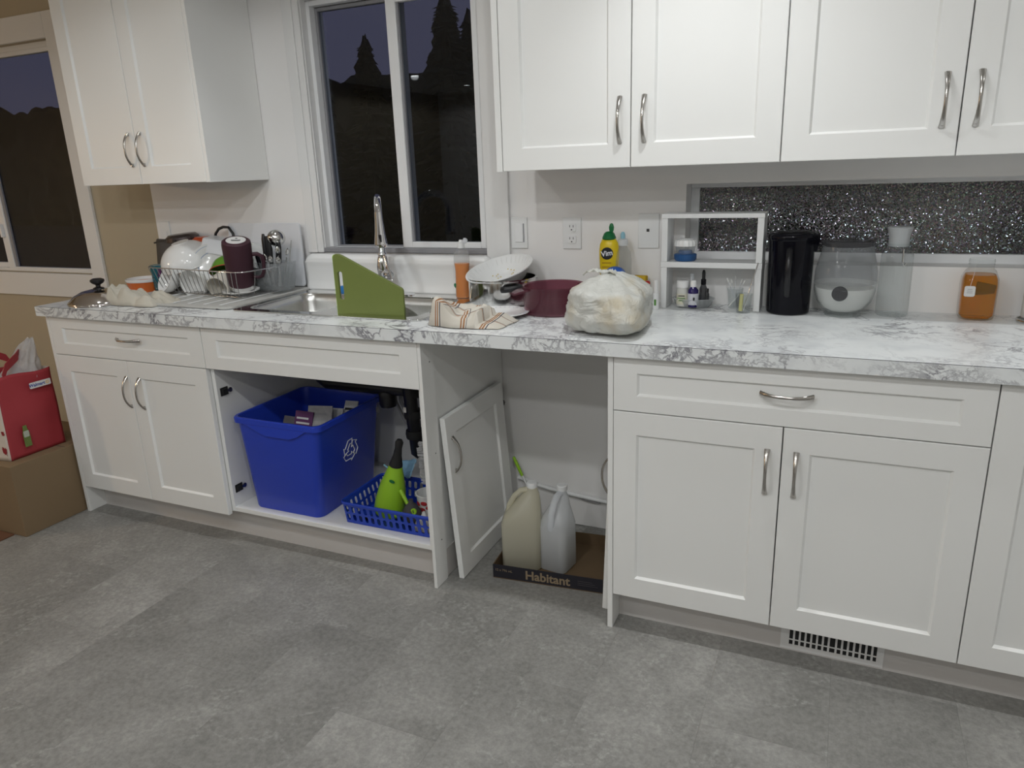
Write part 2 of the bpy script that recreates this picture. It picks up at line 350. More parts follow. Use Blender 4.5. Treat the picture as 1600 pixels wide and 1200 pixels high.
INK = pbr('blue_ink', (.01, .05, .32), .6); GOLDI = pbr('yellow_ink', (.75, .45, .03), .6); WINK = pbr('white_ink', (.75, .77, .80), .6); BINK = pbr('black_ink', (.02, .02, .02), .6)
GREENI = pbr('green_ink', (.10, .25, .06), .6); REDI = pbr('red_ink', (.45, .03, .04), .6)
TREEM = pbr('tree_needles', (.008, .010, .009), .9); GROUND = pbr('night_ground', (.012, .013, .012), .95, var=.3)
BRIST = pbr('bristles', (.68, .68, .68), .7); TEADARK = pbr('tea_leaves', (.05, .028, .012), .8); COTTON = pbr('cotton', (.80, .80, .78), .9)
DUSTY = pbr('dusty_rubber', (.06, .06, .062), .8, bump=.3, bscale=80); GREYH = pbr('grey_hose', (.30, .30, .31), .5); SKIN = pbr('shade_linen', (.8, .7, .55), .8)
GOLDF = pbr('food_flecks', (.60, .48, .16), .7)

# ------------------------------------------------------------------ the setting
YB = .14
XL, XR, YN = -2.75, 4.7, -7.6
def struct(o, label=None): 
    o['kind'] = 'structure'
    if label: o['label'] = label
    return o
# floor: slab and half-bond stone-look vinyl tiles
fl = struct(MB().box(XL, XR, YN, YB, -.10, -.0035).build('floor', FLOORM), 'grey stone-look vinyl floor')
TW, TL = .3013, .61; GR = .00015
tmesh = None
for i in range(-4, 13):
    x0 = 1.79 + (i-4)*TW
    offy = -1.228 + (.305 if (i-4) % 2 else 0)
    for j in range(-3, 4):
        y1 = offy + j*TL; y0 = y1 - TL
        if y0 < -3.1 or y0 > -.02: continue
        y1c = min(y1, -.002)
        if y1c - y0 < .02: continue
        if abs(y1c-y1) > 1e-6:
            MB().box(x0+GR, x0+TW-GR, y0+GR, y1c, -.0035, 0).build('vinyl_tile', FLOORM, fl)
        elif tmesh is None:
            tmesh = MB().box(x0+GR, x0+TW-GR, y0+GR, y1-GR, -.0035, 0).build('vinyl_tile', FLOORM, fl).data
        else: put('vinyl_tile', tmesh, (x0+TW/2, (y0+y1)/2, -.0035), fl)
struct(MB().box(XL, XR, YN, YB, CEIL, CEIL+.1).build('ceiling', CEILM), 'white ceiling with recessed lights')
def wall_with_holes(name, x0, x1, holes, mat, z0=-.0):
    mb = MB(); x = x0
    for a, b, c, d in sorted(holes):
        mb.box(x, a, 0, YB, z0, CEIL); mb.box(a, b, 0, YB, z0, c); mb.box(a, b, 0, YB, d, CEIL); x = b
    mb.box(x, x1, 0, YB, z0, CEIL); return struct(mb.build(name, mat))
W2 = (.945, 1.705, 1.072, 2.03); W3 = (2.440, 4.0, 1.052, 1.309); W1 = (-1.86, -.50, .94, 2.03)
wall_with_holes('wall_back', -.012, XR, [W2, W3], WALL)['label'] = 'white painted wall behind the counter'
wall_with_holes('wall_left', XL, -.012, [W1], YEL)['label'] = 'yellow painted wall left of the counter'
struct(MB().box(XL-.1, XL, YN, YB, 0, CEIL).build('wall_side', YEL)); struct(MB().box(XR, XR+.1, YN, YB, 0, CEIL).build('wall_right', REARM)); struct(MB().box(XL, XR, YN-.1, YN, 0, CEIL).build('wall_rear', REARM))

def casing(name, x0, x1, z0, z1, wl, wr, wb, wt, parent, mat=TRIM, sides='lrtb'):
    t = .016
    def piece(a, b, c, d):
        MB().box(a, b, -t, 0, c, d).build('casing', mat, parent, bevel=.003)
        m = MB()
        if d-c > b-a: m.box(a+.012, a+.016, -t-.003, -t+.002, c, d)
        else: m.box(a, b, -t-.003, -t+.002, d-.016, d-.012)
    if 'l' in sides: piece(x0-wl, x0, z0-wb, z1+wt)
    if 'r' in sides: piece(x1, x1+wr, z0-wb if 'b' in sides else z0, z1+wt)
    if 't' in sides: piece(x0, x1, z1, z1+wt)
    if 'b' in sides: piece(x0, x1, z0-wb, z0)
# window over the sink: two sliding sashes
w2 = struct(empty('window_2', (1.325, 0, 1.072)), 'white sliding window above the sink, dusk outside')
a, b, c, d = W2
for xx0, xx1, zz0, zz1 in ((.868, .915, .93, 2.12), (.915, .945, .93, 2.12)):
    MB().box(xx0, xx1, -.016 if xx0 < .9 else -.011, 0, 1.068, zz1).build('casing', TRIM, w2, bevel=.003)
MB().box(1.705, 1.80, -.016, 0, .93, 2.12).build('casing', TRIM, w2, bevel=.003)
MB().box(.945, 1.705, -.016, 0, 2.03, 2.12).build('casing', TRIM, w2, bevel=.003)
MB().box(.935, 1.707, -.008, .03, 1.0705, 1.088).build('sill_track', GREYV, w2, bevel=.002)
MB().box(a, a+.004, 0, .13, c, d).box(b-.004, b, 0, .13, c, d).box(a, b, 0, .13, d-.004, d).build('jamb', TRIM, w2)
f = MB().box(.949, .966, .03, .10, 1.088, 2.026).box(1.688, 1.701, .03, .10, 1.088, 2.026).box(.966, 1.688, .03, .10, 2.006, 2.026).box(.966, 1.688, .03, .10, 1.076, 1.088).build('window_frame', VINYLW, w2, bevel=.002)
s1 = MB().box(1.315, 1.358, .022, .048, 1.0885, 2.004).box(1.664, 1.687, .022, .048, 1.0885, 2.004).box(1.358, 1.664, .022, .048, 1.0885, 1.112).box(1.358, 1.664, .022, .048, 1.975, 2.004).build('sash', VINYLW, w2, bevel=.003)
MB().box(1.358, 1.664, .040, .044, 1.112, 1.975).build('pane', GLASSP, s1)
MB().box(1.358, 1.366, .030, .040, 1.112, 1.975).build('gasket', GREYV, s1)
s2 = MB().box(.967, .978, .060, .085, 1.0885, 2.004).box(1.325, 1.36, .060, .085, 1.0885, 2.004).box(.978, 1.325, .060, .085, 1.99, 2.004).box(.978, 1.325, .060, .085, 1.0885, 1.094).build('sash', GREYV, w2, bevel=.002)
MB().box(.978, 1.325, .070, .074, 1.094, 1.99).build('pane', GLASSP, s2)
# dining-room window at the far left
w1 = struct(empty('window_1', (-1.18, 0, .94)), 'white framed window in the yellow wall, dark outside')
casing('c', W1[0], W1[1], W1[2], W1[3], .09, .09, .12, .11, w1)
MB().box(W1[0], W1[1], .03, .09, .94, .955).box(W1[0], W1[1], .03, .09, 2.005, 2.03).box(W1[0], W1[0]+.015, .03, .09, .955, 2.005).box(W1[1]-.007, W1[1], .03, .09, .955, 2.005).build('window_frame', VINYLW, w1, bevel=.002)
s = MB().box(-1.215, -1.165, .03, .06, .955, 2.005).box(-.511, -.507, .03, .06, .955, 2.005).box(-1.165, -.511, .03, .06, .955, .962).box(-1.165, -.511, .03, .06, 1.985, 2.005).build('sash', VINYLW, w1, bevel=.002)
MB().box(-1.165, -.511, .044, .048, .962, 1.985).build('pane', GLASSP, s); MB().box(-1.165, -1.145, .036, .044, .962, 1.985).build('gasket', GREYV, s)
MB().box(-1.20, -1.185, .012, .03, 1.12, 1.19).build('latch', VINYLW, s, bevel=.003)
s = MB().box(-1.845, -1.80, .06, .085, .955, 2.005).box(-1.80, -1.215, .06, .085, .955, .98).box(-1.80, -1.215, .06, .085, 1.985, 2.005).build('sash', VINYLW, w1, bevel=.002)
MB().box(-1.80, -1.215, .070, .074, .98, 1.985).build('pane', GLASSP, s)
# low window of pebbled glass between counter and wall cabinets
w3 = struct(empty('window_3', (3.2, 0, 1.052)), 'low wide window of dark pebbled obscure glass')
MB().box(2.440, 4.0, .085, .125, 1.052, 1.080).box(2.440, 4.0, .085, .125, 1.293, 1.309).box(2.440, 2.468, .085, .125, 1.08, 1.293).box(3.97, 4.0, .085, .125, 1.08, 1.293).build('window_frame', VINYLW, w3, bevel=.002)
MB().box(2.468, 3.97, .100, .106, 1.08, 1.293).build('pane', SPARK, w3)
# wall plates
def plate(name, x0, x1, z0, z1, label, cat):
    e = empty(name, ((x0+x1)/2, -.003, z0), label, cat)
    MB().box(x0, x1, -.006, -.0005, z0, z1).build('cover_plate', PORC, e, bevel=.002); return e
e = plate('light_switch', 1.804, 1.868, 1.094, 1.207, 'white rocker light switch right of the sink window', 'switch')
MB().box(1.820, 1.852, -.0095, -.006, 1.117, 1.184).build('rocker', VINYLW, e, bevel=.0015); MB().box(1.853, 1.856, -.0075, -.006, 1.117, 1.184).build('dimmer_slot', GREYV, e)
e = plate('wall_outlet', 2.006, 2.075, 1.094, 1.204, 'white double wall outlet between the sink window and the yellow bottle', 'outlet')
for zc in (1.128, 1.170):
    r = MB().loft([[(2.0405+x, -.006-h, zc+z) for x, z in rrect(-.0165, .0165, -.0145, .0145, .008, 4)] for h in (0, .0025)]).build('socket', PORC, e)
    MB().box(2.0325, 2.0345, -.0090, -.0082, zc, zc+.008).box(2.0455, 2.0475, -.0090, -.0082, zc, zc+.008).box(2.0380, 2.0425, -.0090, -.0082, zc-.010, zc-.006).build('slot', BLACK, r)
e = plate('phone_jack', 2.281, 2.353, 1.099, 1.215, 'blank white wall plate with one small dark jack', 'wall plate')
MB().box(2.310, 2.320, -.0075, -.006, 1.155, 1.165).build('jack', DARKGAP, e, bevel=.001)
e = plate('light_switch', .010, .073, 1.100, 1.200, 'white light switch behind the dish rack near the yellow wall', 'switch')
MB().box(.030, .054, -.0095, -.006, 1.115, 1.155).build('rocker', VINYLW, e, bevel=.0015)

# ------------------------------------------------------------------ night outside
struct(MB().box(-110, 60, .2, 60, -.6, -.4).build('ground_outside', GROUND), 'dark ground outside')
random.seed(5)
def conifer(x, y, h, r, label, n=46):
    e = empty('conifer_tree', (x, y, -.4), label, 'tree', 'dark trees outside the sink window')
    MB().lathe([(.16, 0), (.12, h*.5), (.02, h)], (x, y, -.4), 8).build('trunk', TREEM, e, 30)
    mb = MB()
    for i in range(n):
        t = i/n; z = -.4 + .5 + (h-.5)*t; rr = r*(1-t)**.8*random.uniform(.75, 1.1)+.05
        for k in range(9):
            a = 2*pi*k/9 + random.uniform(-.4, .4); L = rr*random.uniform(.7, 1.15)
            p = Vector((x, y, z)); q = p + Vector((cos(a)*L, sin(a)*L, -.28*L+random.uniform(-.1, .18)))
            s_ = Vector((-sin(a), cos(a), 0))*(.16+.16*L); b0 = len(mb.v)
            mb.v += [p+Vector((0, 0, .1)), q*.55+p*.45+s_, q, q*.55+p*.45-s_]; mb.face([b0, b0+1, b0+2, b0+3])
            b0 = len(mb.v); mb.v += [p+Vector((0, 0, .25)), q*.5+p*.5+Vector((0, 0, .22)), q, q*.5+p*.5-Vector((0, 0, .3))]; mb.face([b0, b0+1, b0+2, b0+3])
    mb.build('foliage', TREEM, e)
for x, y, h, r, lb in ((-1.96, 6.6, 3.75, 1.0, 'tallest pointed conifer silhouette in the right window pane'), (-2.72, 8.8, 4.0, 1.0, 'conifer silhouette at the right edge of the sink window'),
        (-6.2, 11.0, 4.25, 1.05, 'bushy conifer silhouette in the left pane of the sink window'), (-9.1, 13.2, 4.3, 1.05, 'short conifer silhouette near the left jamb of the sink window'), (-8.3, 15.6, 4.7, 1.1, 'low conifer silhouette behind the mullion of the sink window')): conifer(x, y, h, r, lb)
def hedge_fn(u, v):
    x = -90+u*92; z = -.4+4.9*v; nn = noise.noise(Vector((x*1.1, z*1.1, 3)))
    return (x, 20.2+.35*nn-(1-v)*.3, z+(.4*noise.noise(Vector((x*1.3, 0, 7))) if v > .9 else 0))
tag(MB().grid(hedge_fn, 320, 14).build('hedge', TREEM, None, 60, solid=.2), 'dark hedge line behind the conifers outside', 'hedge')

# ------------------------------------------------------------------ lamps
def pot(x, y, wt, spot):
    e = empty('ceiling_light', (x, y, CEIL-.012), 'small round recessed ceiling light', 'ceiling light', 'recessed ceiling lights')
    MB().lathe([(.045, -.006), (.060, -.006), (.062, 0), (.045, 0)], (x, y, CEIL), 28, cap0=False, cap1=False).build('trim_ring', TRIM, e, 30)
    MB().lathe([(.045, -.003), (.045, -.001)], (x, y, CEIL), 24).build('lens', LENS, e)
    ld = bpy.data.lights.new('pot_lamp', 'SPOT'); ld.energy = wt; ld.color = POT_COL
    if spot: ld.spot_size = R(96); ld.spot_blend = .75; ld.shadow_soft_size = .035
    else: ld.spot_size = R(168); ld.spot_blend = .12; ld.shadow_soft_size = .045
    lo = bpy.data.objects.new('pot_lamp', ld); COL.objects.link(lo); lo.parent = e; lo.location = (0, 0, .002)
LENS = pbr('lens_glow', (.9, .9, .85), .5, emit=POT_COL, estr=14)
for x, y, wt in POTS: pot(x, y, wt, False)  # includes the unseen third row added as fill
for x, y, wt in DOWN: pot(x, y, wt, True)
(px, py, pz), pw, pc = PENDANT
e = empty('pendant_lamp', (px, py, pz), 'warm pendant lamp hanging in the dining area', 'lamp')
MB().tube([(px, py, pz+.10), (px, py, CEIL-.02)], .004, 6).build('cord', BLACK, e); MB().lathe([(.05, 0), (.05, -.02)], (px, py, CEIL), 20).build('canopy', NICKEL, e, 30)
MB().lathe([(.16, .02), (.10, .13), (.02, .15)], (px, py, pz), 32, cap0=False).build('lamp_shade', SKIN, e, 40, solid=.003)
MB().lathe([(.005, -.035), (.025, -.02), (.032, 0), (.02, .03), (.014, .06)], (px, py, pz), 16).build('bulb', pbr('bulb_glow', (1, .8, .6), .4, emit=pc, estr=60), e, 60)
ld = bpy.data.lights.new('pendant_bulb', 'POINT'); ld.energy = pw; ld.color = pc; ld.shadow_soft_size = .04
lo = bpy.data.objects.new('pendant_bulb', ld); COL.objects.link(lo); lo.parent = e; lo.location = (0, 0, -.055)

# ------------------------------------------------------------------ cabinets
def shaker_mb(w_, h, t=.019, rail=.066, rec=.008, bev=.006):
    """shaker front in local coords: x 0..w, y 0 (front) .. t (back), z 0..h"""
    mb = MB(); rail_z = rail if h > .25 else .046
    def rect(i, j, y): return [(i, y, j), (w_-i, y, j), (w_-i, y, h-j), (i, y, h-j)]
    mb.loft([rect(0, 0, t), rect(0, 0, .0015), rect(.0015, .0015, 0), rect(rail, rail_z, 0), rect(rail+bev, rail_z+bev, rec)], True, True)
    return mb
def handle_mesh():
    mb = MB(); P = []; Rr = []
    n = 18
    for i in range(n+1):
        t = -1+2*i/n; P.append((0, -.002-.026*(1-abs(t)**2.4), .064*t)); a = abs(t); Rr.append((.0042+.0036*a**2.2, .0032+.0006*(1-a)))
    mb.tube(P, Rr, 10)
    for s_ in (-1, 1): mb.lathe([(.0045, 0), (.0045, .010)], n=10, M=T(0, -.0105, .056*s_) @ RX(-90))
    o = mb.build('handle', NICKEL, None, 50); me = o.data; off = o.location.copy(); me.transform(Matrix.Translation(off)); bpy.data.objects.remove(o); return me
HANDLE = handle_mesh()
def front(name, x0, x1, z0, z1, yf, parent, handle=None):
    mb = shaker_mb(x1-x0, z1-z0); 
    for v in mb.v: v += Vector((x0, yf, z0))
    o = mb.build(name, WHITE, parent)
    if handle:
        hx, hz, ang = handle; put('handle', HANDLE, (hx, yf-.0005, hz), o, (0, R(ang), 0))
    return o
YD, ZS, ZB, ZC = -.6113, .7131, .1205, .8755
YI = YD+.0205     # carcass front
G = .0015
def carcass(e, x0, x1, z0, z1, y0, y1, back=True, top=True):
    t = .016
    MB().box(x0, x0+t, y0, y1, z0, z1).build('side_panel', WHITE, e); MB().box(x1-t, x1, y0, y1, z0, z1).build('side_panel', WHITE, e)
    MB().box(x0+t, x1-t, y0, y1, z0, z0+t).build('bottom_panel', WHITE, e)
    if top: MB().box(x0+t, x1-t, y0, y1, z1-t, z1).build('top_panel', WHITE, e)
    if back: MB().box(x0+t, x1-t, y1-.006, y1, z0+t, z1-(t if top else 0)).build('back_panel', WHITE, e)
HT = ZC-.0005
# left base cabinet
e = empty('base_cabinet', (.4, -.3, 0), 'white base cabinet with one drawer at the left end of the counter', 'cabinet')
carcass(e, .0045, .826, .13, HT, YI, -.004)
MB().box(-.0139, .0031, YD, -.004, 0, HT).build('end_gable', WHITE, e, bevel=.0008)
front('drawer_front', .0031+G, .8281-G, ZS+G, HT-.003, YD, e, (.4476, .800, 90))
front('door', .0031+G, .4105-G, ZB, ZS-G, YD, e, (.3985, .586, 0)); front('door', .4105+G, .8281-G, ZB, ZS-G, YD, e, (.470, .586, 0))
# sink cabinet, doors taken off
e = empty('sink_cabinet', (1.28, -.3, 0), 'white sink cabinet with its doors removed and interior open', 'cabinet')
MB().box(.829, .845, YI, -.004, .1325, HT).build('side_panel', WHITE, e); MB().box(1.7205, 1.7365, YI, -.004, 0.1325, HT).build('side_panel', WHITE, e)
MB().box(.845, 1.7205, YI, -.004, .1325, .1500).build('bottom_panel', WHITE, e, bevel=.0008); MB().box(.845, 1.7205, -.010, -.004, .15, HT).build('back_panel', WHITE, e)
MB().box(.845, 1.7205, YI, YI+.016, ZS+.02, HT-.12).build('stretcher', WHITE, e)
front('false_front', .8281+G, 1.7376-G, ZS+G, HT-.003, YD, e)
for zc in (.614, .220):
    h = MB().box(.8452, .8475, -.578, -.540, zc-.016, zc+.016).box(.8475, .855, -.572, -.548, zc-.011, zc+.011).build('hinge', MATTEB, e, bevel=.002)
    MB().lathe([(.009, 0), (.009, .004)], n=14, M=T(.8475, -.532, zc) @ RY(90)).box(.8475, .853, -.548, -.526, zc-.005, zc+.005).build('hinge_cup', NICKEL, h, 30)
MB().box(1.7376, 1.7493, YD, -.534, 0, HT).build('gable_strip', WHITE, e, bevel=.0008)
for zc in (.796, .482, .163): MB().lathe([(.0025, 0), (.0025, .0006)], n=8, M=T(1.7493, -.561, zc) @ RY(90)).build('screw_hole', DARKGAP, e)
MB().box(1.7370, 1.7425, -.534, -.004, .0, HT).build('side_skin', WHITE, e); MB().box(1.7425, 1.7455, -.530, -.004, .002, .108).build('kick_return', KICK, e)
# right base cabinet
e = empty('base_cabinet', (2.83, -.3, 0), 'white base cabinet with one wide drawer right of the open niche', 'cabinet')
carcass(e, 2.3715, 3.2815, .13, HT, YI, -.004)
MB().box(2.3553, 2.3706, YD, -.004, 0, HT).build('end_gable', WHITE, e, bevel=.0008)
front('drawer_front', 2.3706+G, 3.2834-G, ZS+G, HT-.003, YD, e, (2.8275, .801, 90))
front('door', 2.3706+G, 2.8259-G, ZB, ZS-G, YD, e, (2.790, .585, 0)); front('door', 2.8259+G, 3.2834-G, ZB, ZS-G, YD, e, (2.862, .585, 0))
e = empty('base_cabinet', (3.6, -.3, 0), 'white base cabinet with a full height door at the right edge', 'cabinet')
carcass(e, 3.285, 4.10, .13, HT, YI, -.004)
front('door', 3.2834+G, 3.88, ZB, HT-.003, YD, e); front('door', 3.883, 4.10, ZB, HT-.003, YD, e)
# toe kicks
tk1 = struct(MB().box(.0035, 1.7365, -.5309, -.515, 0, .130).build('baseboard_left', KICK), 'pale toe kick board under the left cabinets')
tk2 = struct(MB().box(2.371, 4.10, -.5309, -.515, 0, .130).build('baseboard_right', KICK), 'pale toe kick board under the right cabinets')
# floor register in the toe kick
e = empty('air_vent', (2.99, -.531, .012), 'white air vent grille set in the right toe kick', 'vent')
MB().box(2.860, 3.122, -.5318, -.5309, .010, .100).build('backing', MATTEB, e)
m = MB().box(2.856, 2.874, -.5335, -.5312, .006, .104).box(3.108, 3.126, -.5335, -.5312, .006, .104).box(2.874, 3.108, -.5335, -.5312, .006, .022).box(2.874, 3.108, -.5335, -.5312, .09, .104).build('frame', TRIM, e)
for k in range(16):
    x = 2.874 + k*.0154 + (.004 if k > 7 else 0)
    MB().box(x, x+.0055, -.5345, -.5314, .022, .09).build('slat', TRIM, e)
MB().box(2.874, 3.108, -.5330, -.5315, .036, .040).build('cross_bar', TRIM, e)
# wall cabinets
ZU, ZT2, YU = 1.3703, 2.26, -.3258
YUI = YU+.0205
def wall_cab(x0, x1, split, label, hx, gl=None, gr=None):
    e = empty('wall_cabinet', ((x0+x1)/2, -.16, ZU), label, 'cabinet')
    carcass(e, x0+.0005, x1-.0005, ZU+.002, ZT2, YUI, -.002)
    front('door', x0+G, split-G, ZU, ZT2-.002, YU, e, (hx[0], 1.5025, 0)); front('door', split+G, x1-G, ZU, ZT2-.002, YU, e, (hx[1], 1.5025, 0))
    if gl: MB().box(gl[0], gl[1], YU, -.002, ZU-.001, ZT2).build('end_gable', WHITE, e, bevel=.0008)
    if gr: MB().box(gr[0], gr[1], YU, -.002, ZU-.001, ZT2).build('end_gable', WHITE, e, bevel=.0008)
wall_cab(-.0177, .6765, .329, 'white wall cabinet left of the sink window', (.297, .362), gr=(.6775, .694))
wall_cab(1.9255, 2.7518, 2.3369, 'white two-door wall cabinet right of the sink window', (2.305, 2.377), gl=(1.9052, 1.9250))
wall_cab(2.7518, 3.5745, 3.1631, 'white two-door wall cabinet at the right edge above the pebbled window', (3.125, 3.197))
struct(MB().box(-.0177, .694, YU+.01, -.002, ZT2+.001, CEIL).build('trim_1', WALL), 'filler panel above left wall cabinet'); struct(MB().box(1.9052, 3.5745, YU+.01, -.002, ZT2+.001, CEIL).build('trim_2', WALL), 'filler panel above right wall cabinets')

# ------------------------------------------------------------------ worktop and sink
CT = .914
e = empty('countertop', (2.0, -.32, ZC), 'white marble-look laminate countertop with grey veins', 'countertop')
SX0, SX1, SY0, SY1 = .905, 1.680, -.505, -.078
mb = MB().box(-.030, SX0, -.633, -.001, ZC, CT).box(SX1, 4.12, -.633, -.001, ZC, CT).box(SX0, SX1, -.633, SY0, ZC, CT).box(SX0, SX1, SY1, -.001, ZC, CT)
mb.build('slab', MARBLE, e)
MB().box(-.0315, 4.12, -.635, -.633, ZC, CT-.0012).box(-.0315, -.030, -.633, -.001, ZC, CT-.0012).build('edge_band', MARBLE, e)
MB().box(-.0312, 4.12, -.6345, -.633, CT-.0012, CT-.0002).build('edge_seam', DARKGAP, e)

def bowl_loops(x0, x1, y0, y1, zt, depth):
    L = []
    for ins, z, r in ((0, zt, .05), (.003, zt-.004, .05), (.008, zt-.03, .05), (.016, zt-depth+.03, .06), (.028, zt-depth+.008, .06), (.05, zt-depth, .05)):
        L.append([(x, y, z) for x, y in rrect(x0+ins, x1-ins, y0+ins, y1-ins, r, 6)])
    return L
e = empty('kitchen_sink', (1.29, -.29, CT), 'stainless steel double bowl sink set in the countertop', 'sink')
RZ0 = CT+.0008
bl = (.930, 1.270, -.485, -.130); br_ = (1.325, 1.655, -.485, -.130)
curve_mesh('deck', [rrect(.887, 1.698, -.522, -.058, .045, 6), rrect(bl[0], bl[1], bl[2], bl[3], .05, 6), rrect(br_[0], br_[1], br_[2], br_[3], .05, 6)], .003, STEEL2, T(0, 0, RZ0+.0025), e, bevel=.0012)
for q in (bl, br_):
    o = MB().loft(bowl_loops(q[0], q[1], q[2], q[3], RZ0+.003, .175), False, True).build('basin', STEEL, e, 50)
    cx, cy = (q[0]+q[1])/2, (q[2]+q[3])/2
    MB().lathe([(.043, 0), (.043, .002), (.030, .002), (.028, -.001)], (cx, cy, RZ0-.172), 24).build('drain', CHROME, o, 40)
# faucet: gooseneck swung toward the camera
e = empty('faucet', (1.272, -.094, CT+.004), 'chrome gooseneck pull-down faucet behind the sink', 'faucet')
bx, by = 1.290, -.094; dx, dy = .55, -.835
MB().lathe([(.030, 0), (.030, .005), (.026, .008), (.021, .015), (.0205, .045), (.022, .075), (.025, .095), (.025, .115), (.021, .140), (.017, .152), (.0185, .155), (.0185, .160), (.0135, .166), (.0120, .2)], (bx, by, CT+.0045), 24).build('body', CHROME, e, 50)
MB().loft([[(x, y, CT+.0045+h) for x, y in rrect(bx-.13, bx+.13, by-.028, by+.028, .027, 8)] for h in (0, .004)] + [[(x, y, CT+.0105) for x, y in rrect(bx-.127, bx+.127, by-.025, by+.025, .024, 8)]]).build('deck_plate', CHROME, e, 40)
P = [(bx, by, 1.10+.0145*i) for i in range(0, 8)]; r0 = .078; zc = 1.215
for i in range(1, 17):
    a = pi*i/17; q = r0*(1-cos(a)); P.append((bx+dx*q, by+dy*q, zc+r0*sin(a)))
MB().tube(P, .0130, 14).build('neck', CHROME, e, 60)
hx, hy = bx+dx*2*r0, by+dy*2*r0
MB().lathe([(.0138, 0.030), (.0150, 0.0), (.0185, -.045), (.0235, -.082), (.0245, -.094), (.021, -.098)], (hx, hy, zc), 22).build('spray_head', CHROME, e, 50)
MB().box(hx+.004, hx+.016, hy-.0195, hy-.013, zc-.078, zc-.050).build('spray_button', BLACK, e, bevel=.003)
MB().lathe([(.015, 0), (.019, .02), (.019, .052), (.013, .060)], n=18, M=T(bx+.012, by-.012, 1.003) @ RZ(-35) @ RY(90)).build('valve', CHROME, e, 50)
MB().tube([(bx+.036, by-.038, 1.072), (bx+.058, by-.052, 1.03), (bx+.082, by-.066, .984)], [.0062, .0048, .0042], 10).build('lever', CHROME, e, 60)
# white plastic sheet behind the sink
prof = [(-.050, .9178), (-.046, .95), (-.046, .985), (-.048, 1.015), (-.052, 1.035), (-.050, 1.050), (-.042, 1.060), (-.030, 1.0655), (-.0175, 1.0655)]
def sheet_fn(u, v):
    t = v*(len(prof)-1); i = min(int(t), len(prof)-2); k = t-i; y = prof[i][0]*(1-k)+prof[i+1][0]*k; z = prof[i][1]*(1-k)+prof[i+1][1]*k
    x = .868+u*.865; d_ = min(u, 1-u)*.865; 
    if d_ < .03 and z > 1.03: z = 1.03+(z-1.03)*math.sqrt(max(0, 1-((.03-d_)/.03)**2))
    return (x, y+.0015*sin(x*17), z)
tag(MB().grid(sheet_fn, 60, 32).build('splash_sheet', SHEETW, None, 60, solid=.0012), 'curled white plastic splash sheet behind the faucet', 'sheet')

# ------------------------------------------------------------------ things on the counter
def bowl_prof(r, h, foot, t=.003, p=.55):
    o = [(.0008, 0), (foot, 0), (foot, .004)]; n = 9
    for i in range(1, n+1):
        k = i/n; o.append((foot+(r-foot)*k**p, .004+(h-.004)*k**1.15))
    inn = [(max(q-t, .001), z+t*.6) for q, z in o[3:]][::-1]
    return o + [(r-t*.5, h+t*.4)] + inn + [(foot*.6, .004+t), (.0008, .004+t)]
def dome_prof(r, h, foot, t=.003):
    q = [(.0008, 0), (foot, 0), (foot, .003)]; n = 12; t0 = math.asin(min(1, foot/r))
    for i in range(1, n+1): a = t0+(pi/2-t0)*i/n; q.append((r*sin(a), .003+(h-.003)*(cos(t0)-cos(a))/cos(t0)))
    return q + [(r+.003, h+.002), (r, h+.003)] + [(max(x-t, .001), z+t*.5) for x, z in q[3:-1]][::-1] + [(.0008, .006)]
def lathe_thing(name, prof, M, mat, label, cat, n=36, smooth=45, **kw):
    return tag(MB().lathe(prof, n=n, M=M).build(name, mat, None, smooth, **kw), label, cat)
def towel_grid(fn, nu, nv, name, mat, label, cat, thick=.002, sub=0):
    mb = MB().grid(fn, nu, nv); o = mb.build(name, mat, None, 80); me = o.data; uv = me.uv_layers.new(name='UVMap')
    for lp in me.loops:
        i = lp.vertex_index; uv.data[lp.index].uv = ((i//(nv+1))/nu, (i % (nv+1))/nv)
    q = o.modifiers.new('solid', 'SOLIDIFY'); q.thickness = thick; q.offset = 1
    return tag(o, label, cat)
def nz(x, y, z=0): return noise.noise(Vector((x, y, z)))

# pot lid at the left end
e = empty('pot_lid', (.19, -.50, CT), 'shiny domed steel pot lid with a black knob at the counter end', 'lid')
c = (.186, -.500, CT+.001)
MB().lathe([(.118, .004), (.121, .004), (.121, .008), (.112, .016), (.095, .033), (.065, .048), (.03, .055), (.002, .056), (.002, .053), (.03, .052), (.063, .045), (.093, .030), (.115, .008), (.118, .0)], c, 40).build('dome', pbr('lid_steel', (.66, .62, .60), .10, 1), e, 50)
MB().lathe([(.022, .055), (.020, .060), (.009, .064), (.009, .072), (.020, .078), (.027, .086), (.026, .093), (.016, .098), (.002, .099)], c, 24).build('knob', BLACK, e, 50)
# crumpled dishcloth
def cl(u, v):
    x = .262+.255*u+.030*nz(u*2.2, v*2.2, 1)+.02*v; y = -.555+.135*v+.022*nz(u*3, v*2, 5)+.02*u
    ed = min(u*1.3, (1-u), v, (1-v)*1.2); rg = abs(nz(u*3.1+.7*v, v*2.3, 9)); z = .008+.058*(1-u)**.8*(.22+1.3*rg)+.020*abs(sin(u*8+2.6*nz(u*2, v*3, 4)+v*3))+.010*nz(u*10, v*9, 2)
    return (x, y, CT+.0025+min(1, ed*8)*max(z, .003))
towel_grid(cl, 40, 26, 'dishcloth', CLOTH, 'crumpled grey-beige dishcloth next to the steel pot lid', 'cloth')
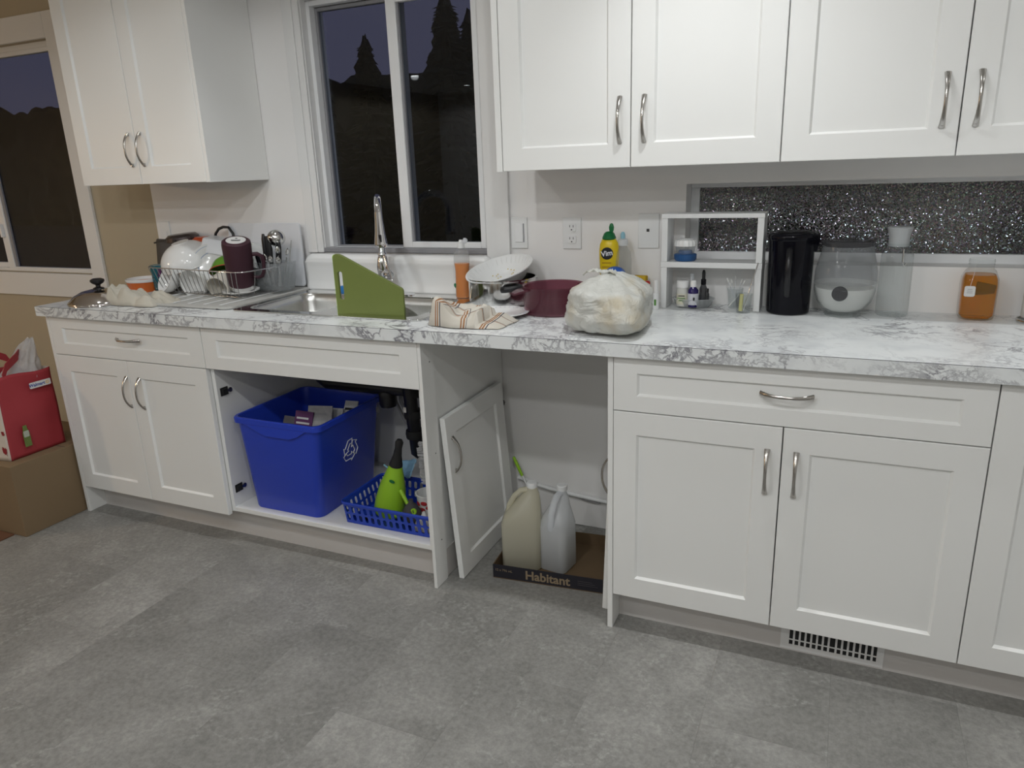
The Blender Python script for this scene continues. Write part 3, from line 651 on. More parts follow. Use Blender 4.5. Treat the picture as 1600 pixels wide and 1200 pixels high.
# orange ramekin
e = empty('ramekin', (.12, -.235, CT), 'orange fluted ramekin with a white rim beside the dish rack', 'bowl')
def flute(r, z, n=72, a=.0028): return [(.135+(r+a*abs(cos(pi*24*i/n*.5*2)))*cos(2*pi*i/n), -.235+(r+a*abs(cos(pi*24*i/n)))*sin(2*pi*i/n), CT+z) for i in range(n)]
MB().loft([flute(.060, 0), flute(.066, .02), flute(.073, .048)]).build('body', ORNG, e, 35)
MB().lathe([(.0765, .048), (.079, .051), (.079, .060), (.075, .061), (.070, .05), (.055, .046), (.001, .046)], (.135, -.235, CT), 40, cap0=False).build('rim', CERAM, e, 40)
# drying tray under the rack
def trayloop(i, z, r=.04): return [(x, y, CT+z) for x, y in rrect(.22+i, .882-i, -.512+i, -.022-i, r, 5)]
e = empty('drain_tray', (.55, -.27, CT), 'pale grey drain tray under the wire dish rack', 'tray')
MB().loft([trayloop(.004, .0005), trayloop(0, .004), trayloop(0, .010), trayloop(.010, .012), trayloop(.028, .006), trayloop(.035, .005)], True, True).build('tray', pbr('tray_plastic', (.50, .50, .48), .4, var=.12, vscale=14), e, 40)
for k in range(7): MB().box(.30+k*.08, .312+k*.08, -.46, -.06, CT+.0052, CT+.0085).build('rib', PORC, e, bevel=.002)
MB().tube([(.8825, -.09, CT+.003), (.8845, -.3, CT+.003), (.881, -.46, CT+.003), (.862, -.500, CT+.003), (.82, -.5135, CT+.003)], .002, 6).build('seal', BLACK, e, 60)
# wire dish rack
RC = T(.545, -.190, CT) @ RZ(-7)
ZR0, ZR1 = .016, .118
def rk(hx_, hy_, z, r): return [RC @ Vector((x, y, z)) for x, y in rrect(-hx_, hx_, -hy_, hy_, r, 5)]
e = empty('dish_rack', (.545, -.190, CT+.012), 'chrome wire dish rack full of drying dishes', 'dish rack')
MB().tube(rk(.305, .150, ZR1, .04), .0022, 8, closed=True).build('rim', CHROME, e, 60)
MB().tube(rk(.270, .125, ZR0, .03), .0020, 8, closed=True).build('base_ring', RACKW, e, 60)
mb = MB()
for k in range(21):
    x = -.25+.5*k/20; mb.tube([RC @ Vector((x*1.1, -.150, ZR1)), RC @ Vector((x*1.05, -.140, .07)), RC @ Vector((x, -.125, ZR0)), RC @ Vector((x, .125, ZR0)), RC @ Vector((x*1.05, .14, .07)), RC @ Vector((x*1.1, .15, ZR1))], .0016, 5)
mb.build('cross_wires', RACKW, e, 60)
mb = MB()
for sgn in (-1, 1):
    for y in (-.08, .08): mb.tube([RC @ Vector((sgn*.305, y, ZR1)), RC @ Vector((sgn*.27, y*.9, ZR0))], .0013, 5)
mb.build('end_wires', RACKW, e, 60)
for sx in (-1, 1):
    for sy in (-1, 1): p = RC @ Vector((sx*.24, sy*.123, 0)); MB().tube([(p.x, p.y, CT+.0125), (p.x, p.y, CT+ZR0+.001)], .003, 6).build('foot', CHROME, e, 60)
# dishes: (all in world coordinates, inside or leaning in the rack)
def tilt(x, y, z, ax=0, ay=0, az=0): return T(x, y, z) @ RZ(az) @ RX(ax) @ RY(ay)
lathe_thing('white_bowl', dome_prof(.116, .098, .036, .004), tilt(.330, -.190, 1.126, 192, 10, 20), CERAM, 'large glossy white bowl upside down on the left of the rack', 'bowl')
o = lathe_thing('white_bowl', dome_prof(.056, .056, .020, .003), tilt(.355, -.255, .958, 62, -18), CERAM, 'small white bowl on its side under the large white bowl', 'bowl')
e = empty('patterned_bowl', (.50, -.30, .94), 'white bowl with small black flower marks in the rack front', 'bowl')
M = tilt(.478, -.235, .975, 100, -8, 10)
MB().lathe(dome_prof(.062, .060, .022, .003), n=36, M=M).build('body', CERAM, e, 45)
mb = MB(); random.seed(3)
for k in range(12):
    a = random.uniform(-.6, .6); t = random.uniform(.3, .6); r_ = .028+.036*t**.55+.001
    p = M @ Vector((r_*cos(a+4.2), r_*sin(a+4.2), .004+.062*t**1.15)); mb.lathe([(.0025, 0), (.0022, .0008)], n=6, M=T(*p) @ RX(70))
mb.build('flower_mark', BINK, e)
lathe_thing('cream_mug', [(.0008, 0), (.036, 0), (.042, .01), (.045, .05), (.046, .088), (.043, .089), (.041, .05), (.037, .010), (.0008, .008)], tilt(.610, -.225, .985, 108, 0, 12), CREAM, 'cream cup lying with its mouth to the front of the rack', 'cup')
e = empty('blue_ring_plate', (.50, -.16, .95), 'white plate with a blue ring standing behind the big bowl', 'plate')
M = tilt(.490, -.175, 1.022, 72, 0, 32); MB().lathe([(.0008, 0), (.055, 0), (.072, .006), (.098, .014), (.098, .017), (.072, .010), (.055, .004), (.0008, .004)], n=40, M=M).build('disc', CERAM, e, 40)
MB().lathe([(.086, .0128), (.090, .0142), (.090, .0150), (.086, .0136)], n=40, M=M, cap0=False, cap1=False).lathe([(.060, .0062), (.063, .0072), (.063, .0078), (.060, .0068)], n=40, M=M, cap0=False, cap1=False).build('blue_ring', pbr('pale_blue_glaze', (.35, .42, .58), .3), e, 40)
lathe_thing('red_bowl', dome_prof(.072, .065, .034, .003), tilt(.345, -.076, 1.138, 180), REDO, 'orange-red plastic bowl upside down at the rack back', 'bowl')
e = empty('frying_pan', (.24, -.06, 1.09), 'small dark frying pan propped upside down behind the red bowl', 'pan')
M = tilt(.225, -.078, 1.150, 184, 3); MB().lathe([(.0008, 0), (.058, 0), (.070, .010), (.072, .028), (.068, .028), (.062, .012), (.0008, .008)], n=36, M=M).build('pan_body', pbr('dark_steel', (.12, .10, .10), .25, .8), e, 40)
MB().tube([(.157, -.088, 1.127), (.120, -.095, 1.121), (.075, -.10, 1.112)], [(.010, .005), (.012, .006), (.008, .004)], 8).build('handle', BLACK, e, 50)
e = empty('cutting_mat', (.15, -.13, .92), 'grey translucent cutting mat leaning at the rack left end', 'board')
curve_mesh('mat', [rrect(-.085, .085, 0, .205, .015)], .003, SMOKE, tilt(.175, -.150, .928, 84, 0, -14), e)
e = empty('green_bowl', (.565, -.22, .98), 'glossy green bowl with a red rim leaning beside the maroon mug', 'bowl')
M = tilt(.590, -.200, 1.062, 150, 0, 40); MB().lathe(bowl_prof(.070, .058, .030, .003), n=36, M=M).build('body', GREENG, e, 45); MB().lathe([(.0695, .056), (.0715, .0575), (.0715, .060), (.0685, .060)], n=36, M=M, cap0=False, cap1=False).build('rim', REDG, e, 40)
e = empty('square_dish', (.49, -.12, 1.05), 'white square food container upside down at the rack back', 'container')
M = tilt(.478, -.098, 1.128, 0, 12, 24)
MB().loft([[(x, y, z) for x, y in rrect(-h, h, -h, h, .012)] for h, z in ((.070, -.055), (.068, -.052), (.062, 0), (.058, .004))], True, True, M).build('body', pbr('white_melamine', (.74, .76, .80), .3), e, 30)
lathe_thing('mixing_bowl', dome_prof(.095, .085, .030, .002), tilt(.690, -.112, 1.112, 168, -14), pbr('pearl_bowl', (.62, .64, .64), .25, bump=.2, bscale=120), 'pearly grey mixing bowl upside down behind the maroon mug', 'bowl')
lathe_thing('small_plate', [(.0008, 0), (.045, 0), (.062, .006), (.074, .012), (.074, .015), (.060, .009), (.045, .004), (.0008, .004)], tilt(.708, -.262, .931, 2, 0), CERAM, 'small white plate lying under the maroon mug', 'plate')
# maroon mug upside down, leaning toward the room
e = empty('travel_mug', (.715, -.262, .938), 'maroon insulated travel mug upside down with a loop handle', 'mug')
MM = T(.690, -.235, .950) @ Matrix.Rotation(R(17), 4, Vector((.71, .70, 0)))
MB().lathe([(.049, .016), (.0505, .03), (.0545, .10), (.0565, .185), (.0545, .199), (.048, .204), (.001, .204)], n=40, M=MM).build('body', MAROON, e, 40)
MB().lathe([(.044, 0), (.0485, 0), (.0492, .016), (.044, .016)], n=36, M=MM).build('steel_lip', STEEL2, e, 40)
st = MB().lathe([(.038, .2042), (.038, .2048), (.001, .2048)], n=32, M=MM).build('sticker', PAPER, e)
MB().box(-.018, .018, -.006, .002, .2049, .2052, MM @ RZ(35)).box(-.014, .014, -.013, -.011, .2049, .2052, MM @ RZ(35)).box(-.004, .004, .014, .022, .2049, .2052, MM @ RZ(35)).build('sticker_print', BINK, st)
hp = [(.052, .145), (.075, .148), (.092, .138), (.097, .11), (.095, .075), (.086, .052), (.068, .045), (.048, .050)]
MB().tube([MM @ Vector((q*cos(.55), q*sin(.55), z)) for q, z in hp], [(.006, .0085)]*8, 10).build('handle', MAROON, e, 60)
# cutlery holder
e = empty('cutlery_caddy', (.81, -.16, .93), 'clear grey plastic cutlery caddy hooked in the rack right end', 'caddy')
CM = T(.792, -.150, .931) @ RZ(-9)
MB().loft([[(x, y, z) for x, y in rrect(-h, h, -k, k, .014)] for h, k, z in ((.068, .040, .0), (.072, .043, .004), (.084, .052, .112), (.087, .055, .115), (.084, .052, .1155), (.081, .049, .112), (.070, .041, .007))], True, True, CM).build('box', PLASTC, e, 40)
def cut(name, label, cat, p0, p1, kind, hmat):
    p0 = Vector(p0); p1 = Vector(p1); d_ = p1-p0; e = empty(name, p0, label, cat, 'cutlery in the rack caddy')
    if kind == 'knife':
        MB().tube([p0, p0+d_*.5], [(.006, .0012)]*2, 8).build('blade', STEEL2, e); MB().tube([p0+d_*.5, p0+d_*.62, p0+d_*.9, p1], [(.006, .007), (.008, .009), (.008, .010), (.004, .006)], 10).build('grip', hmat, e, 60)
    elif kind == 'ladle':
        MB().tube([p0, p0+d_*.85], .004, 8).build('stem', hmat, e, 60); q = d_.to_track_quat('Z', 'Y').to_matrix().to_4x4()
        MB().lathe([(.001, -.032), (.022, -.026), (.034, -.006), (.036, .0), (.0345, .0), (.032, -.006), (.020, -.023), (.001, -.029)], n=24, M=T(*p1) @ RZ(40) @ RX(-75)).build('bowl', STEEL2, e, 60)
    else:
        MB().tube([p0, p0+d_*.75], [(.003, .002), (.004, .002)], 8).build('stem', STEEL2, e, 60); q = d_.to_track_quat('Z', 'Y').to_matrix().to_4x4()
        MB().lathe([(.001, -.014), (.007, -.013), (.0105, -.006), (.011, .0), (.008, .010), (.001, .016)], n=16, M=T(*(p0+d_*.88)) @ q @ RX(0), sx=1, sy=.35).build('spoon_bowl', STEEL2, e, 60)
cut('knife', 'tall black handled knife leaning left in the caddy', 'knife', (.762, -.160, .945), (.757, -.150, 1.158), 'knife', BLACK)
cut('knife', 'black handled knife in the middle of the caddy', 'knife', (.775, -.145, .945), (.800, -.165, 1.120), 'knife', MATTEB)
cut('knife', 'short black handled paring knife at the caddy front', 'knife', (.762, -.175, .945), (.752, -.196, 1.085), 'knife', GLOSSB)
cut('knife', 'black handled serving fork right of the tall knife in the caddy', 'fork', (.780, -.150, .945), (.782, -.160, 1.150), 'knife', MATTEB)
cut('knife', 'thick black peeler handle in front of the ladle', 'peeler', (.795, -.165, .945), (.810, -.180, 1.125), 'knife', MATTEB)
cut('knife', 'black handled turner right of the ladle', 'turner', (.815, -.150, .945), (.835, -.150, 1.125), 'knife', BLACK)
cut('ladle', 'steel ladle with black stem standing bowl up in the caddy', 'ladle', (.800, -.150, .945), (.815, -.140, 1.140), 'ladle', BLACK)
for i, (a_, b_, lb) in enumerate((((.815, -.150, .945), (.838, -.165, 1.115), 'steel spoon nearest the ladle in the caddy'), ((.825, -.14, .945), (.868, -.140, 1.105), 'steel spoon at the right end of the caddy'), ((.80, -.165, .945), (.815, -.190, 1.075), 'low steel spoon at the caddy front'), ((.830, -.16, .945), (.850, -.185, 1.070), 'low steel spoon at the caddy right corner'), ((.785, -.17, .945), (.792, -.198, 1.085), 'steel spoon between the knives and the caddy rim'))):
    cut('spoon', lb, 'spoon', a_, b_, 'spoon', STEEL2)
e = empty('steel_skewer', (.83, -.13, .945), 'thin steel skewer sticking up from the caddy', 'skewer'); MB().tube([(.835, -.13, .945), (.872, -.118, 1.130)], .0013, 6).build('rod', STEEL2, e, 60)
# white board and kettle-like handle behind
e = empty('white_cutting_board', (.655, -.05, .915), 'large white plastic cutting board standing at the rack back', 'cutting board')
curve_mesh('board', [rrect(-.195, .195, 0, .262, .014)], .008, pbr('board_white', (.68, .70, .74), .4), tilt(.660, -.036, .930, 90, 0, 0), e, bevel=.001)
MB().box(.466, .500, -.0405, -.0402, .945, 1.186).build('stain', pbr('board_stain', (.56, .45, .34), .6, var=.3, vscale=30), e)
e = empty('handled_pot', (.44, -.07, CT+.02), 'dark pot with a curved black handle behind the rack dishes', 'pot')
MB().tube([(.400, -.06, 1.075), (.395, -.058, 1.12), (.405, -.056, 1.150), (.425, -.054, 1.170), (.450, -.053, 1.178), (.480, -.052, 1.176), (.50, -.052, 1.15), (.505, -.052, 1.08)], [(.006, .006)]*8, 10).build('bail', BLACK, e, 60); MB().lathe([(.001, 0), (.050, 0), (.056, .03), (.052, .09), (.03, .125), (.001, .13)], (.450, -.058, CT+.022), 28).build('body', pbr('kettle_steel', (.10, .10, .10), .3, .8), e, 50)
e = empty('teal_cup', (.245, -.225, CT), 'teal blue glass tumbler at the left end of the rack', 'cup')
MB().lathe([(.001, .006), (.030, .006), (.036, .105), (.038, .105), (.0325, .0), (.001, .0)][::-1], (.232, -.232, CT+.0135), 28).build('glass', TEAL, e, 40); MB().box(.250, .268, -.262, -.255, .985, 1.018).build('dark_sticker', PURPP, e)
tag(MB().loft([[(x, y, CT+z) for x, y in rrect(1.078-i, 1.142+i, -.116-i*.3, -.084+i*.3, .008)] for i, z in ((0, .0065), (.003, .010), (.003, .028), (0, .032))]).build('sponge', SPONGEB, None, 40), 'blue dish sponge on the sink rim behind the green board', 'sponge')
# green board standing in the sink
e = empty('green_cutting_board', (1.48, -.50, CT), 'green slanted cutting board with a hand slot standing in the sink', 'cutting board')
poly = [(0, -.13), (.258, -.13), (.258, .086), (.255, .093), (.035, .199), (.022, .2035), (.012, .204), (.004, .199), (0, .19)]
slot = [(.022+x, y) for x, y in rrect(-.0105, .0105, .048, .148, .0095, 5)]
GM = T(1.352, -.478, CT+.004) @ RZ(3) @ RX(90)
curve_mesh('board', [poly, slot], .0085, GREENB, GM, e, bevel=.0015)
curve_mesh('slot_rim', [[(.022+x, y) for x, y in rrect(-.0130, .0130, .0455, .1505, .012, 6)], slot], .0105, LIME, GM, e)
curve_mesh('edge_grip', [[(-.0025, -.13), (.003, -.13), (.003, .188), (.009, .199), (.004, .203), (-.0015, .196)]], .0105, LIME, GM, e)
# dish soap
e = empty('soap_bottle', (1.637, -.105, CT+.005), 'clear squeeze bottle half full of orange dish soap by the sink', 'bottle'); c = (1.640, -.098, CT+.0058)
MB().lathe([(.001, 0), (.028, 0), (.030, .004), (.0285, .06), (.0275, .10), (.0305, .13), (.0300, .160), (.024, .174), (.013, .178), (.012, .186)], c, 28, sy=.8).build('bottle', PLASTC, e, 50)
MB().lathe([(.001, .002), (.027, .002), (.0285, .006), (.027, .06), (.026, .10), (.029, .128), (.001, .1285)], c, 28, sy=.8).build('soap', SOAP, e, 50)
MB().lathe([(.014, .184), (.014, .204), (.008, .206), (.006, .214), (.001, .214)], c, 20).build('cap', PORC, e, 40)
MB().lathe([(.009, 0), (.009, .012), (.004, .016)], n=14, M=T(c[0]+.016, c[1]-.004, c[2]+.206) @ RY(35)).build('flip_top', MILKY, e, 40)
MB().loft([[(c[0]-.0245+.006*sin(a), c[1]-.0135*0-.010-.004*cos(a), c[2]+.045+.010*cos(a)+z) for a in [2*pi*i/10 for i in range(10)]] for z in (0,)] + [[(c[0]-.0255+.006*sin(a), c[1]-.0125-.004*cos(a), c[2]+.045+.010*cos(a)) for a in [2*pi*i/10 for i in range(10)]]]).build('green_label', pbr('label_green', (.03, .25, .12), .5), e)
# steel pot with colander
e = empty('steel_pot', (1.822, -.142, CT), 'polished steel cooking pot with a black side handle', 'pot'); c = (1.822, -.142, CT+.0005)
MB().lathe([(.001, 0), (.108, 0), (.118, .006), (.1215, .02), (.1215, .088), (.125, .092), (.125, .096), (.120, .095), (.119, .02), (.112, .006), (.001, .004)], c, 48).build('body', STEEL2, e, 40)
for sg, a in ((1, 25), (1, 205)):
    hm = T(*c) @ RZ(a-72); MB().tube([hm @ Vector((x, y, z)) for x, y, z in ((.118, -.040, .066), (.142, -.036, .070), (.150, -.018, .072), (.150, .018, .072), (.142, .036, .070), (.118, .040, .066))], [(.007, .011)]*6, 10).build('handle', BLACK, e, 50)
MB().lathe([(.006, 0), (.006, .004)], n=10, M=T(1.936, -.098, CT+.089) @ RY(40)).build('rivet', STEEL2, e)
e = empty('colander', (1.815, -.15, CT+.07), 'white plastic colander with food bits tilted in the steel pot', 'colander')
M = T(1.815, -.146, 1.036) @ RX(16) @ RY(-7)
MB().lathe([(.001, -.058), (.060, -.056), (.088, -.040), (.108, -.012), (.119, .0), (.124, .002), (.124, .006), (.118, .006), (.105, -.010), (.085, -.036), (.058, -.052), (.001, -.054)], n=48, M=M).build('body', PORC, e, 40)
mb = MB()
for i in range(36):
    a = 2*pi*i/36; mb.tube([M @ Vector((q*cos(a), q*sin(a), z)) for q, z in ((.088, -.0375), (.105, -.0085), (.113, .0005))], .0012, 4)
mb.build('ribs', CERAM, e)
mb = MB(); random.seed(8)
for i in range(40):
    a = random.uniform(0, 2*pi); q = random.uniform(0, .07); mb.lathe([(.003, 0), (.002, .0025)], n=5, M=M @ T(q*cos(a), q*sin(a), -.052+.06*(q/.09)**4))
mb.build('food_bits', GOLDF, e)
# cranberry glass pot
e = empty('glass_pot', (2.066, -.262, CT), 'see-through cranberry glass pot with tab handles', 'pot'); c = (2.066, -.262, CT+.0005)
MB().lathe([(.001, 0), (.088, 0), (.098, .006), (.1015, .020), (.1025, .086), (.1055, .090), (.1045, .0935), (.0985, .090), (.0965, .022), (.090, .009), (.001, .006)], c, 48).build('body', CRAN, e, 40)
for a in (222, 42):
    hm = T(*c) @ RZ(a); MB().loft([[hm @ Vector((x, y*wd, z)) for y, z in ((-1, zz-.006), (1, zz-.006), (1, zz), (-1, zz))] for x, wd, zz in ((.098, .034, .086), (.118, .030, .084), (.138, .022, .078), (.146, .014, .074))]).build('handle', CRAN, e, 40, bevel=.002)
# white plate and striped towel
e = empty('flower_plate', (1.925, -.375, CT), 'white plate with a pale blue flower border by the striped towel', 'plate'); c = (1.922, -.372, CT+.0008)
MB().lathe([(.001, 0), (.052, 0), (.066, .006), (.092, .015), (.092, .018), (.065, .010), (.050, .004), (.001, .004)], c, 48).build('disc', CERAM, e, 40)
mb = MB()
for i in range(34):
    a = 2*pi*i/34; q = .082; mb.lathe([(.0028, 0), (.002, .0006)], n=5, M=T(c[0]+q*cos(a), c[1]+q*sin(a), c[2]+.0152))
mb.build('border', pbr('pale_blue_print', (.36, .38, .50), .4), e)
e = empty('pan_lid_handle', (1.70, -.395, CT), 'black and chrome utensil end poking out under the striped towel', 'utensil')
MB().tube([(1.675, -.405, CT+.010), (1.70, -.40, CT+.012), (1.76, -.42, CT+.012)], [(.012, .008), (.014, .010), (.010, .008)], 12).build('ferrule', CHROME, e, 60); MB().tube([(1.702, -.385, CT+.018), (1.72, -.385, CT+.030), (1.76, -.40, CT+.030)], [(.010, .008)]*3, 10).build('grip', BLACK, e, 60)
def tw(u, v):
    x = 1.752+.245*u+.018*nz(u*3, v*2, 4)+.012*v; y = -.560+.135*v-.022*sin(u*3.1)+.02*nz(u*4, v*3, 8)
    ed = min(u*1.2, (1-u)*.8, v*1.4, (1-v)*1.6); z = .034+.040*(1-u)**1.2*(.65+nz(u*2.2, v*2.2, 3)*.9)+.014*sin(u*9+v*3)+.008*nz(u*9, v*8, 6)
    if u > .72: z = .010+.018*v
    return (x, y, CT+.003+max(0, min(1, ed*9))*max(z, .004))
towel_grid(tw, 56, 34, 'striped_towel', TOWEL, 'cream kitchen towel with brown and navy stripes crumpled at the counter front', 'towel')
# tied plastic bag
e = empty('plastic_bag', (2.31, -.44, CT), 'knotted translucent white plastic bag full of rubbish', 'bag')
def bagp(th, ph):
    d_ = Vector((cos(th)*cos(ph), sin(th)*cos(ph), sin(ph))); r_ = 1+.10*nz(d_.x*1.7+3, d_.y*1.7, d_.z*1.7)+.05*nz(d_.x*4, d_.y*4, d_.z*4+7)+.022*abs(nz(d_.x*9, d_.y*9, d_.z*5))
    e4 = (abs(d_.x)**3.2+abs(d_.y)**3.2+abs(d_.z)**3.2)**(-1/3.2); r_ *= .93*e4
    w1 = abs(nz(d_.x*3+9, d_.y*3, d_.z*3)); w2_ = abs(nz(d_.x*7, d_.y*7+5, d_.z*6)); r_ *= 1.03-.16*max(0, .22-w1)-.10*max(0, .2-w2_)
    p = Vector((.124*d_.x*r_, .148*d_.y*r_, .080*d_.z*r_)); 
    if d_.z > .55: k = (d_.z-.55)/.45; p.x *= 1-.55*k; p.y *= 1-.55*k; p.z += .018*k
    fold = .006*sin(th*13+3*nz(d_.x*3, d_.y*3, 1))*max(0, d_.z)**1; p.x += fold*d_.x; p.y += fold*d_.y
    p.z = max(p.z, -.068+.012*max(0, -d_.y))
    if d_.y < 0 and d_.x > 0: k = (-d_.y*d_.x*2)**2*max(0, .6-d_.z); p.y -= .075*k; p.x += .022*k; p.z -= .02*max(0, k*p.z*8)
    return p+Vector((2.312, -.448, CT+.0705))
mb = MB(); nu, nv = 72, 40
for i in range(nv+1):
    ph = -pi/2+pi*i/nv
    for j in range(nu): mb.v.append(bagp(2*pi*j/nu, ph*.999))
for i in range(nv):
    for j in range(nu): k = (j+1) % nu; mb.face([i*nu+j, i*nu+k, (i+1)*nu+k, (i+1)*nu+j])
mb.build('bag_body', FILM, e, 80)
KX, KY, KZ = 2.301, -.462, CT+.160
MB().lathe([(.030, -.020), (.014, -.006), (.010, .0), (.014, .008), (.008, .014)], (KX, KY, KZ), 14).build('knot', FILM, e, 60)
for sg, L in ((-1, .062), (1, .030)): 
    MB().grid(lambda u, v: (KX+sg*(.004+L*u), KY-.012+.026*v*(1+.6*u)+.006*sin(u*7), KZ+.004+.014*sin(u*2.6)+.008*nz(u*6, v*6, sg)-.012*u), 12, 8).build('bag_ear', FILM, e, 80, solid=.0012)
def inner(th, ph): p = bagp(th, ph)-Vector((2.312, -.448, CT+.0705)); return p*.86+Vector((2.312, -.448, CT+.072))
mb = MB()
for i in range(13):
    for j in range(24): mb.v.append(inner(2*pi*j/24, (-pi/2+pi*i/12*.82)*.999))
for i in range(12):
    for j in range(24): k = (j+1) % 24; mb.face([i*24+j, i*24+k, (i+1)*24+k, (i+1)*24+j])
mb.build('rubbish', pbr('rubbish_mix', (.46, .43, .37), .9, var=.5, vscale=22), e, 60)
# bottles behind the bag
e = empty('cleaner_bottle', (2.198, -.072, CT), 'yellow lemon cleaner bottle with a green leaf cap', 'bottle'); c = (2.198, -.072, CT+.0005)
MB().lathe([(.001, 0), (.030, 0), (.0325, .004), (.0325, .12), (.0345, .16), (.0345, .185), (.032, .205), (.024, .222), (.016, .228)], c, 32, sy=.72).build('body', YELLOWP, e, 45)
MB().lathe([(.022, .221), (.024, .226), (.017, .242), (.010, .247), (.001, .248)], c, 24).build('cap', DGREEN, e, 45)
MB().loft([[(c[0]+.008+wd*sx_, c[1]+.001*k, c[2]+z) for sx_, k in ((-1, -2), (0, -4), (1, -2), (1, 2), (0, 4), (-1, 2))] for wd, z in ((.003, .240), (.0075, .252), (.0085, .262), (.005, .272), (.001, .275))]).build('leaf', DGREEN, e, 60)
MB().lathe([(.0205, 0), (.0205, .0012)], n=30, M=T(c[0]+.000, c[1]-.0253, c[2]+.176) @ RZ(12) @ RX(90)).build('badge', pbr('badge_black', (.01, .012, .018), .4), e)
text_mesh('lettering', 'Vim', .0245, WINK, T(c[0]+.000, c[1]-.0275, c[2]+.176) @ RZ(12) @ RX(90) @ Matrix.Rotation(R(8), 4, 'Z'), e, bold=.0006)
for k in range(3): MB().box(c[0]-.018, c[0]+.014-.004*k, c[1]-.0245, c[1]-.0238, c[2]+.142-.014*k, c[2]+.146-.014*k).build('small_print', pbr('label_brown', (.42, .25, .01), .5), e)
e = empty('clear_bottle', (2.245, -.060, CT), 'empty clear bottle with a pale blue cap behind the plastic bag', 'bottle'); c = (2.243, -.062, CT+.0005)
MB().lathe([(.001, 0), (.028, 0), (.030, .005), (.030, .15), (.026, .178), (.015, .196), (.0135, .206)], c, 28).build('body', PLASTC, e, 45); MB().lathe([(.0165, .200), (.0165, .220), (.010, .223), (.009, .236), (.001, .237)], c, 20).build('cap', MILKY, e, 40); MB().lathe([(.0075, .224), (.0075, .240), (.004, .246), (.001, .246)], (c[0]+.003, c[1]-.011, c[2]), 14).build('nozzle', AQUA, e, 40)
e = empty('dish_scrubber', (2.238, -.125, CT), 'round blue dish scrubber behind the plastic bag', 'scrubber')
MB().lathe([(.001, -.030), (.030, -.024), (.036, -.004), (.036, .004), (.022, .018), (.001, .024)], n=28, M=T(2.236, -.132, 1.022) @ RZ(-20) @ RX(38) @ RY(24)).build('head', SCRUB, e, 50); MB().tube([(2.236, -.132, 1.0), (2.24, -.12, .95), (2.245, -.115, CT+.001)], .009, 10).build('handle', SCRUB, e, 60)
tag(MB().box(2.268, 2.322, -.052, -.020, CT+.001, CT+.095).build('sponge', SPONGEY, None, bevel=.004), 'upright yellow sponge near the wall behind the plastic bag', 'sponge')
e = empty('spray_vial', (2.378, -.125, CT), 'slim white nasal spray bottle left of the white shelf', 'bottle'); c = (2.3765, -.135, CT+.0005)
MB().lathe([(.001, 0), (.0105, 0), (.0115, .003), (.0115, .048), (.008, .054), (.001, .055)], c, 20).build('body', PORC, e, 40); MB().lathe([(.0078, .053), (.007, .094), (.004, .097), (.001, .097)], c, 16).build('cap', CERAM, e, 40); MB().box(c[0]-.003, c[0]+.004, c[1]-.0121, c[1]-.0112, c[2]+.014, c[2]+.034).build('label_print', GREENI, e)
e = empty('red_cap_tube', (2.345, -.135, CT), 'small tube with a dark red cap beside the plastic bag', 'tube'); MB().lathe([(.012, 0), (.011, .07), (.008, .074)], (2.348, -.140, CT+.0005), 16).build('tube', PORC, e, 40); MB().lathe([(.010, .074), (.010, .090), (.006, .094), (.001, .094)], (2.348, -.140, CT+.0005), 16).build('cap', REDG, e, 40)
# white shelf stand
e = empty('shelf_stand', (2.545, -.06, CT), 'small white two-tier shelf stand on the counter', 'shelf')
S0, S1 = -.112, -.014
for x in (2.386, 2.682): MB().box(x, x+.0195, S0, S1, CT+.0005, 1.0495).build('lower_side', PORC, e, bevel=.001); MB().box(x, x+.0195, S0, S1, 1.0680, 1.2065).build('upper_side', PORC, e, bevel=.001)
MB().box(2.385, 2.7025, S0-.001, S1, 1.0500, 1.0675).build('middle_board', PORC, e, bevel=.001); MB().box(2.385, 2.7025, S0-.001, S1, 1.2070, 1.2205).build('top_board', PORC, e, bevel=.001)
e = empty('lemon_juicer', (2.456, -.07, 1.0675), 'blue and white plastic juicer on the shelf stand', 'juicer'); c = (2.456, -.068, 1.0678)
MB().lathe([(.001, 0), (.031, 0), (.036, .006), (.0365, .020), (.033, .022), (.022, .024), (.022, .032), (.020, .034), (.001, .034)], c, 32).build('base', NAVY, e, 40)
MB().lathe([(.028, .022), (.0325, .050)], c, 28, cap0=False, cap1=False).build('clear_wall', PLASTC, e, 40)
n = 64; MB().loft([[(c[0]+(r_+.0012*cos(16*2*pi*i/n))*cos(2*pi*i/n), c[1]+(r_+.0012*cos(16*2*pi*i/n))*sin(2*pi*i/n), c[2]+z) for i in range(n)] for r_, z in ((.0345, .048), (.0350, .058), (.031, .067), (.018, .072))]).build('lid', CERAM, e, 40)
